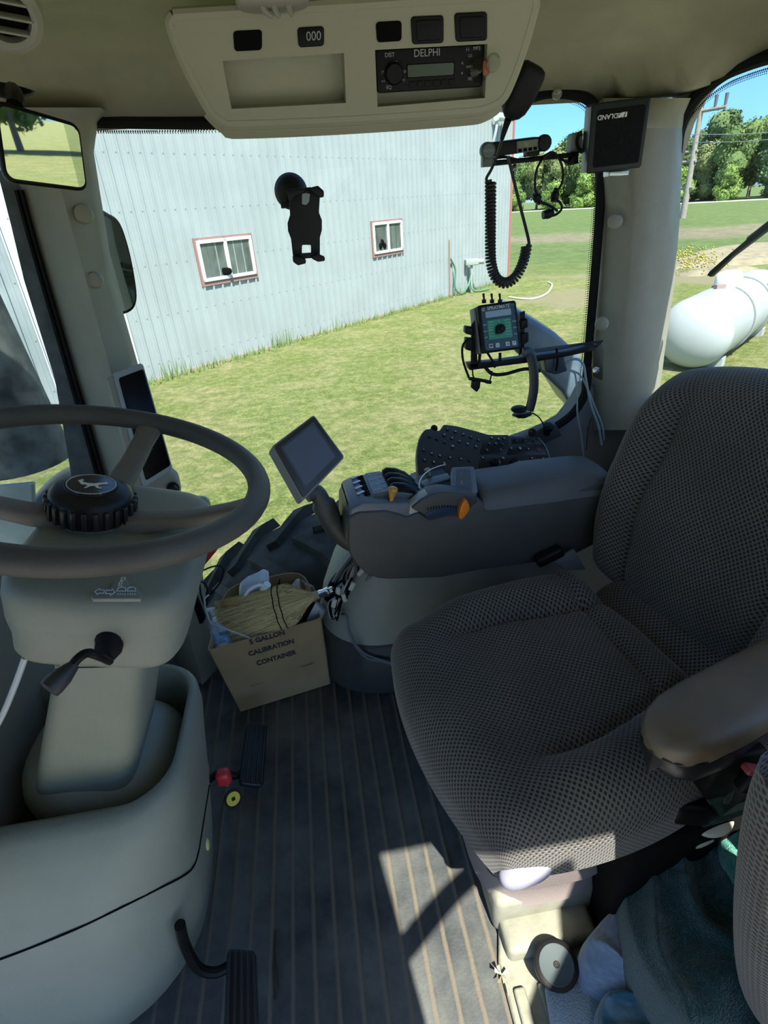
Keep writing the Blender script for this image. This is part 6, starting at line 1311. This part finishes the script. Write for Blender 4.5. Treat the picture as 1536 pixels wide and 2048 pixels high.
# ================================================================ PHONE HOLDER ON THE GLASS
PHM = mat('holder_black', (.004, .004, .004), .6)
pm = T('phone_holder', 'empty black phone holder on a suction cup stuck to side window', 'phone holder', at(610, 440, y=1.52))
yv = 1.50
def PP(l, y=yv): return [at(a, e, y=y) for a, e in l]
b = B(); cN = V((0, -1, 0)); cc0 = at(582, 382, y=1.565); b.lathe(cc0, cN, [(0, -.03), (.040, -.03), (.0405, -.024), (.032, -.008), (.018, .004), (0, .006)], 36); O('suction_cup', b, PHM, pm)
b = B(); b.tube([cc0, at(598, 396, y=1.53), at(606, 405, y=1.51)], .009, n=10); b.box(at(570, 410, y=1.54), (.02, .02, .014), bev=.002); O('ball_arm', b, PHM, pm)
b = B(); body = [(578, 392), (578, 378), (592, 378), (620, 374), (641, 380), (640, 392), (638, 425), (644, 440), (644, 460), (640, 475), (640, 512), (622, 512), (622, 490), (604, 490), (604, 514), (586, 514), (582, 478), (576, 462), (575, 446), (580, 430)]
b.prism(PP(body), (0, .012, 0), .003)
for l in ([(574, 380), (610, 376), (608, 386), (590, 392), (584, 402), (577, 398)], [(617, 376), (636, 371), (648, 382), (648, 394), (638, 395), (630, 388)], [(585, 512), (607, 515), (612, 520), (612, 527), (596, 531), (586, 524)], [(622, 512), (636, 508), (650, 514), (650, 522), (636, 524), (624, 518)]): b.prism(PP(l, 1.475), (0, .03, 0), .003)
b.prism(PP([(600, 507), (628, 505), (628, 516), (600, 518)], 1.49), (0, .012, 0), .001)
O('cradle', b, PHM, pm)
b = B(); b.prism(PP([(604, 388), (612, 386), (620, 388), (618, 404), (612, 410), (604, 408)], 1.497), (0, .002, 0)); O('slot', b, mat('slot_grey', (.35, .4, .42), .4), pm)

# ================================================================ REAR GLASS: wiper and gas strut
wp_ = T('rear_wiper', 'dark wiper blade slanting across the rear window', 'wiper', at(1480, 500, x=1.06))
b = B(); b.prism([at(a, e, x=1.055) for a, e in [(1413, 551), (1418, 543), (1460, 506), (1510, 464), (1560, 420), (1560, 440), (1512, 476), (1462, 514), (1420, 554)]], (.012, 0, 0), .002); O('blade', b, mat('wiper_black', (.03, .035, .035), .6), wp_)
b = B(); b.tube([at(1500, 480, x=1.065), at(1560, 434, x=1.065)], .010, n=8, k=1); O('arm', b, mat('wiper_arm', (.14, .18, .16), .5), wp_)
gs = T('gas_strut', 'thin black gas strut beside rear pillar outside the glass', 'strut', at(1300, 650, y=1.64))
g0_, g1_ = at(1317, 520, y=1.62), at(1292, 758, y=1.62)
b = B(); b.cyl(g0_, g0_.lerp(g1_, .85), .007, n=12); O('cylinder', b, BLACK, gs)
b = B(); b.cyl(g0_.lerp(g1_, .85), g1_, .0035, n=10); O('rod', b, STEEL, gs)
b = B(); b.ell(g0_, (.012, .012, .016)); b.box(g1_, (.03, .03, .035), bev=.006); O('end_joint', b, BLACK, gs)

# ================================================================ ON THE FLOOR BY THE SEAT
def fuzzy(name, a, c, sc=260, bump=1.6):
    m = mat(name, a, .95, sheen=.4); n, l, p = nodes(m); tc = n.new('ShaderNodeTexCoord'); mp = n.new('ShaderNodeMapping'); mp.inputs['Scale'].default_value = (1, 1, 2.6)
    t = n.new('ShaderNodeTexNoise'); t.inputs['Scale'].default_value = sc; t.inputs['Detail'].default_value = 4; r = n.new('ShaderNodeValToRGB'); r.color_ramp.elements[0].position = .42; r.color_ramp.elements[1].position = .66
    r.color_ramp.elements[0].color = (*a, 1); r.color_ramp.elements[1].color = (*c, 1); l.new(tc.outputs['Object'], mp.inputs[0]); l.new(mp.outputs[0], t.inputs['Vector']); l.new(t.outputs['Fac'], r.inputs[0]); l.new(r.outputs[0], p.inputs['Base Color'])
    b = n.new('ShaderNodeBump'); b.inputs['Strength'].default_value = bump; b.inputs['Distance'].default_value = .004; l.new(t.outputs['Fac'], b.inputs['Height']); l.new(b.outputs[0], p.inputs['Normal']); return m
FLE = fuzzy('green_fleece', (.006, .036, .030), (.022, .10, .08)); BLC = fuzzy('blue_grey_cloth', (.13, .18, .24), (.17, .23, .30), 60, .3); TIE = fuzzy('teal_cloth', (.02, .08, .12), (.10, .19, .24), 24, .4); TOW = fuzzy('pale_towel', (.24, .31, .34), (.33, .40, .42), 300, .8)
def drape(name, lab, cat, m, outline, zt, depth, folds, seed, fold_dir=(1, .3), nr=26):
    """crumpled cloth: outline on top, bulging, folds as ridges, skirt to the floor"""
    P = [at(a, e, z=zt) if not isinstance(e, tuple) else at(a, e[0], z=e[1]) for a, e in outline]; P = catmull(P, 7, True); c = sum(P, V((0, 0, 0)))/len(P); rnd = random.Random(seed); ph = rnd.uniform(0, 9)
    b = B(); rings = []
    for i in range(nr+1):
        f = i/nr; ring = []
        for p in P:
            q = c.lerp(p, f); u = (q.x*fold_dir[0]+q.y*fold_dir[1])
            wv_ = math.sin(u*34+ph+5*noise.noise(V((q.x*5, q.y*5, ph)))); h = depth*(1-f**2.4)+folds*(.9*(1-abs(wv_))**2-.3+1.1*noise.noise(V((q.x*11, q.y*11, ph)))+.4*abs(noise.noise(V((q.x*28, q.y*28, ph)))))*(1-f**6*.4)
            ring.append(q+V((0, 0, h)))
        rings.append(ring)
    for d in (.3, .7, 1.0): rings.append([V((p.x, p.y, max(.004, p.z*(1-d))))+(p-c).normalized()*.012*math.sin(d*3)+V((0, 0, 0)) for p in rings[nr]])
    b.loft(rings, caps=True); o = O(name, b, m, sharp=2.5, sub=1); return tag(o, lab, cat)
drape('fleece_jacket', 'crumpled dark green fleece jacket on the floor beside seat', 'jacket', FLE, [(1250, 1790), (1262, 1730), (1290, 1685), (1350, 1650), (1440, 1655), (1500, 1640), (1590, 1680), (1600, 1900), (1560, 2100), (1420, 2110), (1340, 2020), (1270, 1900)], .22, .05, .030, 3, (1, -.25))
drape('sunlit_fleece', 'green fleece fold at right edge, painted pale mint as if sunlit', 'blanket', fuzzy('sunlit_green', (.03, .22, .16), (.10, .36, .27)), [(1440, 1700), (1455, 1640), (1500, 1600), (1560, 1590), (1580, 1720), (1520, 1790), (1470, 1760)], .285, .02, .008, 8)  # paler copy of the green fleece, sunlight put into its colour
drape('blue_shirt', 'crumpled blue-grey cloth lying between mug lid and green fleece', 'cloth', BLC, [(1168, 1900), (1190, 1860), (1240, 1815), (1300, 1830), (1330, 1900), (1330, 1990), (1250, 1985), (1210, 1960), (1180, 1940)], .12, .035, .020, 5, (.6, 1))
drape('teal_rag', 'mottled teal-blue rag at the bottom edge below the fleece', 'cloth', TIE, [(1215, 1990), (1250, 1955), (1330, 1950), (1360, 2010), (1400, 2080), (1300, 2110), (1220, 2080), (1205, 2030)], .115, .02, .022, 6, (1, 1))
tw = T('folded_towel', 'folded pale grey towel at the bottom edge beside the lid', 'towel', at(1150, 2010, z=.05))
for k, (z0, ins) in enumerate(((.004, 0), (.028, 3))):
    b = B(); b.prism([at(a, e, z=z0) for a, e in [(1084+ins, 1975), (1190, 1962), (1228, 2000), (1250, 2110), (1106+ins, 2110)]], (0, 0, .022), .009, 3); O('fold', b, TOW, tw, sharp=2)
mg = T('mug_lid', 'round dark travel mug standing on floor with a grey-green lid', 'mug', at(1110, 1930, z=.02))
c0 = at(1112, 1930, z=.075); mx_ = V((-.10, -.28, 1)).normalized()
b = B(); b.lathe(c0, mx_, [(0, -.065), (.036, -.065), (.041, -.02), (.0425, .0), (.0425, .006), (.038, .008), (0, .008)], 40); O('mug_body', b, BLACK, mg, sharp=.7)
b = B(); b.lathe(c0+mx_*.0088, mx_, [(0, 0), (.034, 0), (.033, .002), (.030, .0008), (0, .0008)], 40); O('lid', b, mat('lid_grey_green', (.05, .065, .065), .6, spec=.2), mg)
b = B(); b.lathe(c0+mx_*.0098, mx_, [(0, 0), (.006, 0), (.005, .002), (0, .002)], 16); O('vent', b, BLACK, mg)
b = B(); b.ell(at(1425, 1640, z=.34), (.045, .03, .012), R=Matrix.Rotation(.3, 3, 'Z')); b.ell(at(1390, 1660, z=.30), (.04, .03, .012), R=Matrix.Rotation(.2, 3, 'Z'), e=.7); tag(O('cream_tub', b, mat('cream_plastic', (.6, .57, .45), .5)), 'cream plastic shapes in sunlight below the near armrest', 'tub')
b = B(); c = at(1003, 1950, z=.026); rnd = random.Random(2)
for k in range(5): a = k*1.15+.4*(k % 2); b.prism([c, c+V((math.cos(a)*.016, math.sin(a)*.016, .004*(k % 3))), c+V((math.cos(a+.5)*.014, math.sin(a+.5)*.014, .006))], (0, 0, .0012))
b.tube([c, c+V((.004, -.02, .003)), c+V((.003, -.034, 0))], .0009, n=5); tag(O('dry_leaf', b, mat('dry_leaf', (.40, .34, .20), .8), flat=True), 'small dry crumbled leaf on the tan floor step', 'leaf')
b = B(); b.prism([at(a, e, z=.003) for a, e in [(827, 1442), (833, 1441), (838, 1453), (830, 1454), (826, 1450)]], (0, 0, .0015)); tag(O('paper_scrap', b, WHITEP), 'tiny white paper scrap on the floor mat near seat edge', 'paper')
b = B(); b.tube([at(a, e, z=.006) for a, e in [(552, 1860), (550, 1920), (553, 1975), (550, 2000)]], [.003, .006, .003], n=6); tag(O('twig', b, mat('dark_twig', (.035, .025, .02), .9)), 'dark thin twig lying along a ridge of floor mat', 'twig')
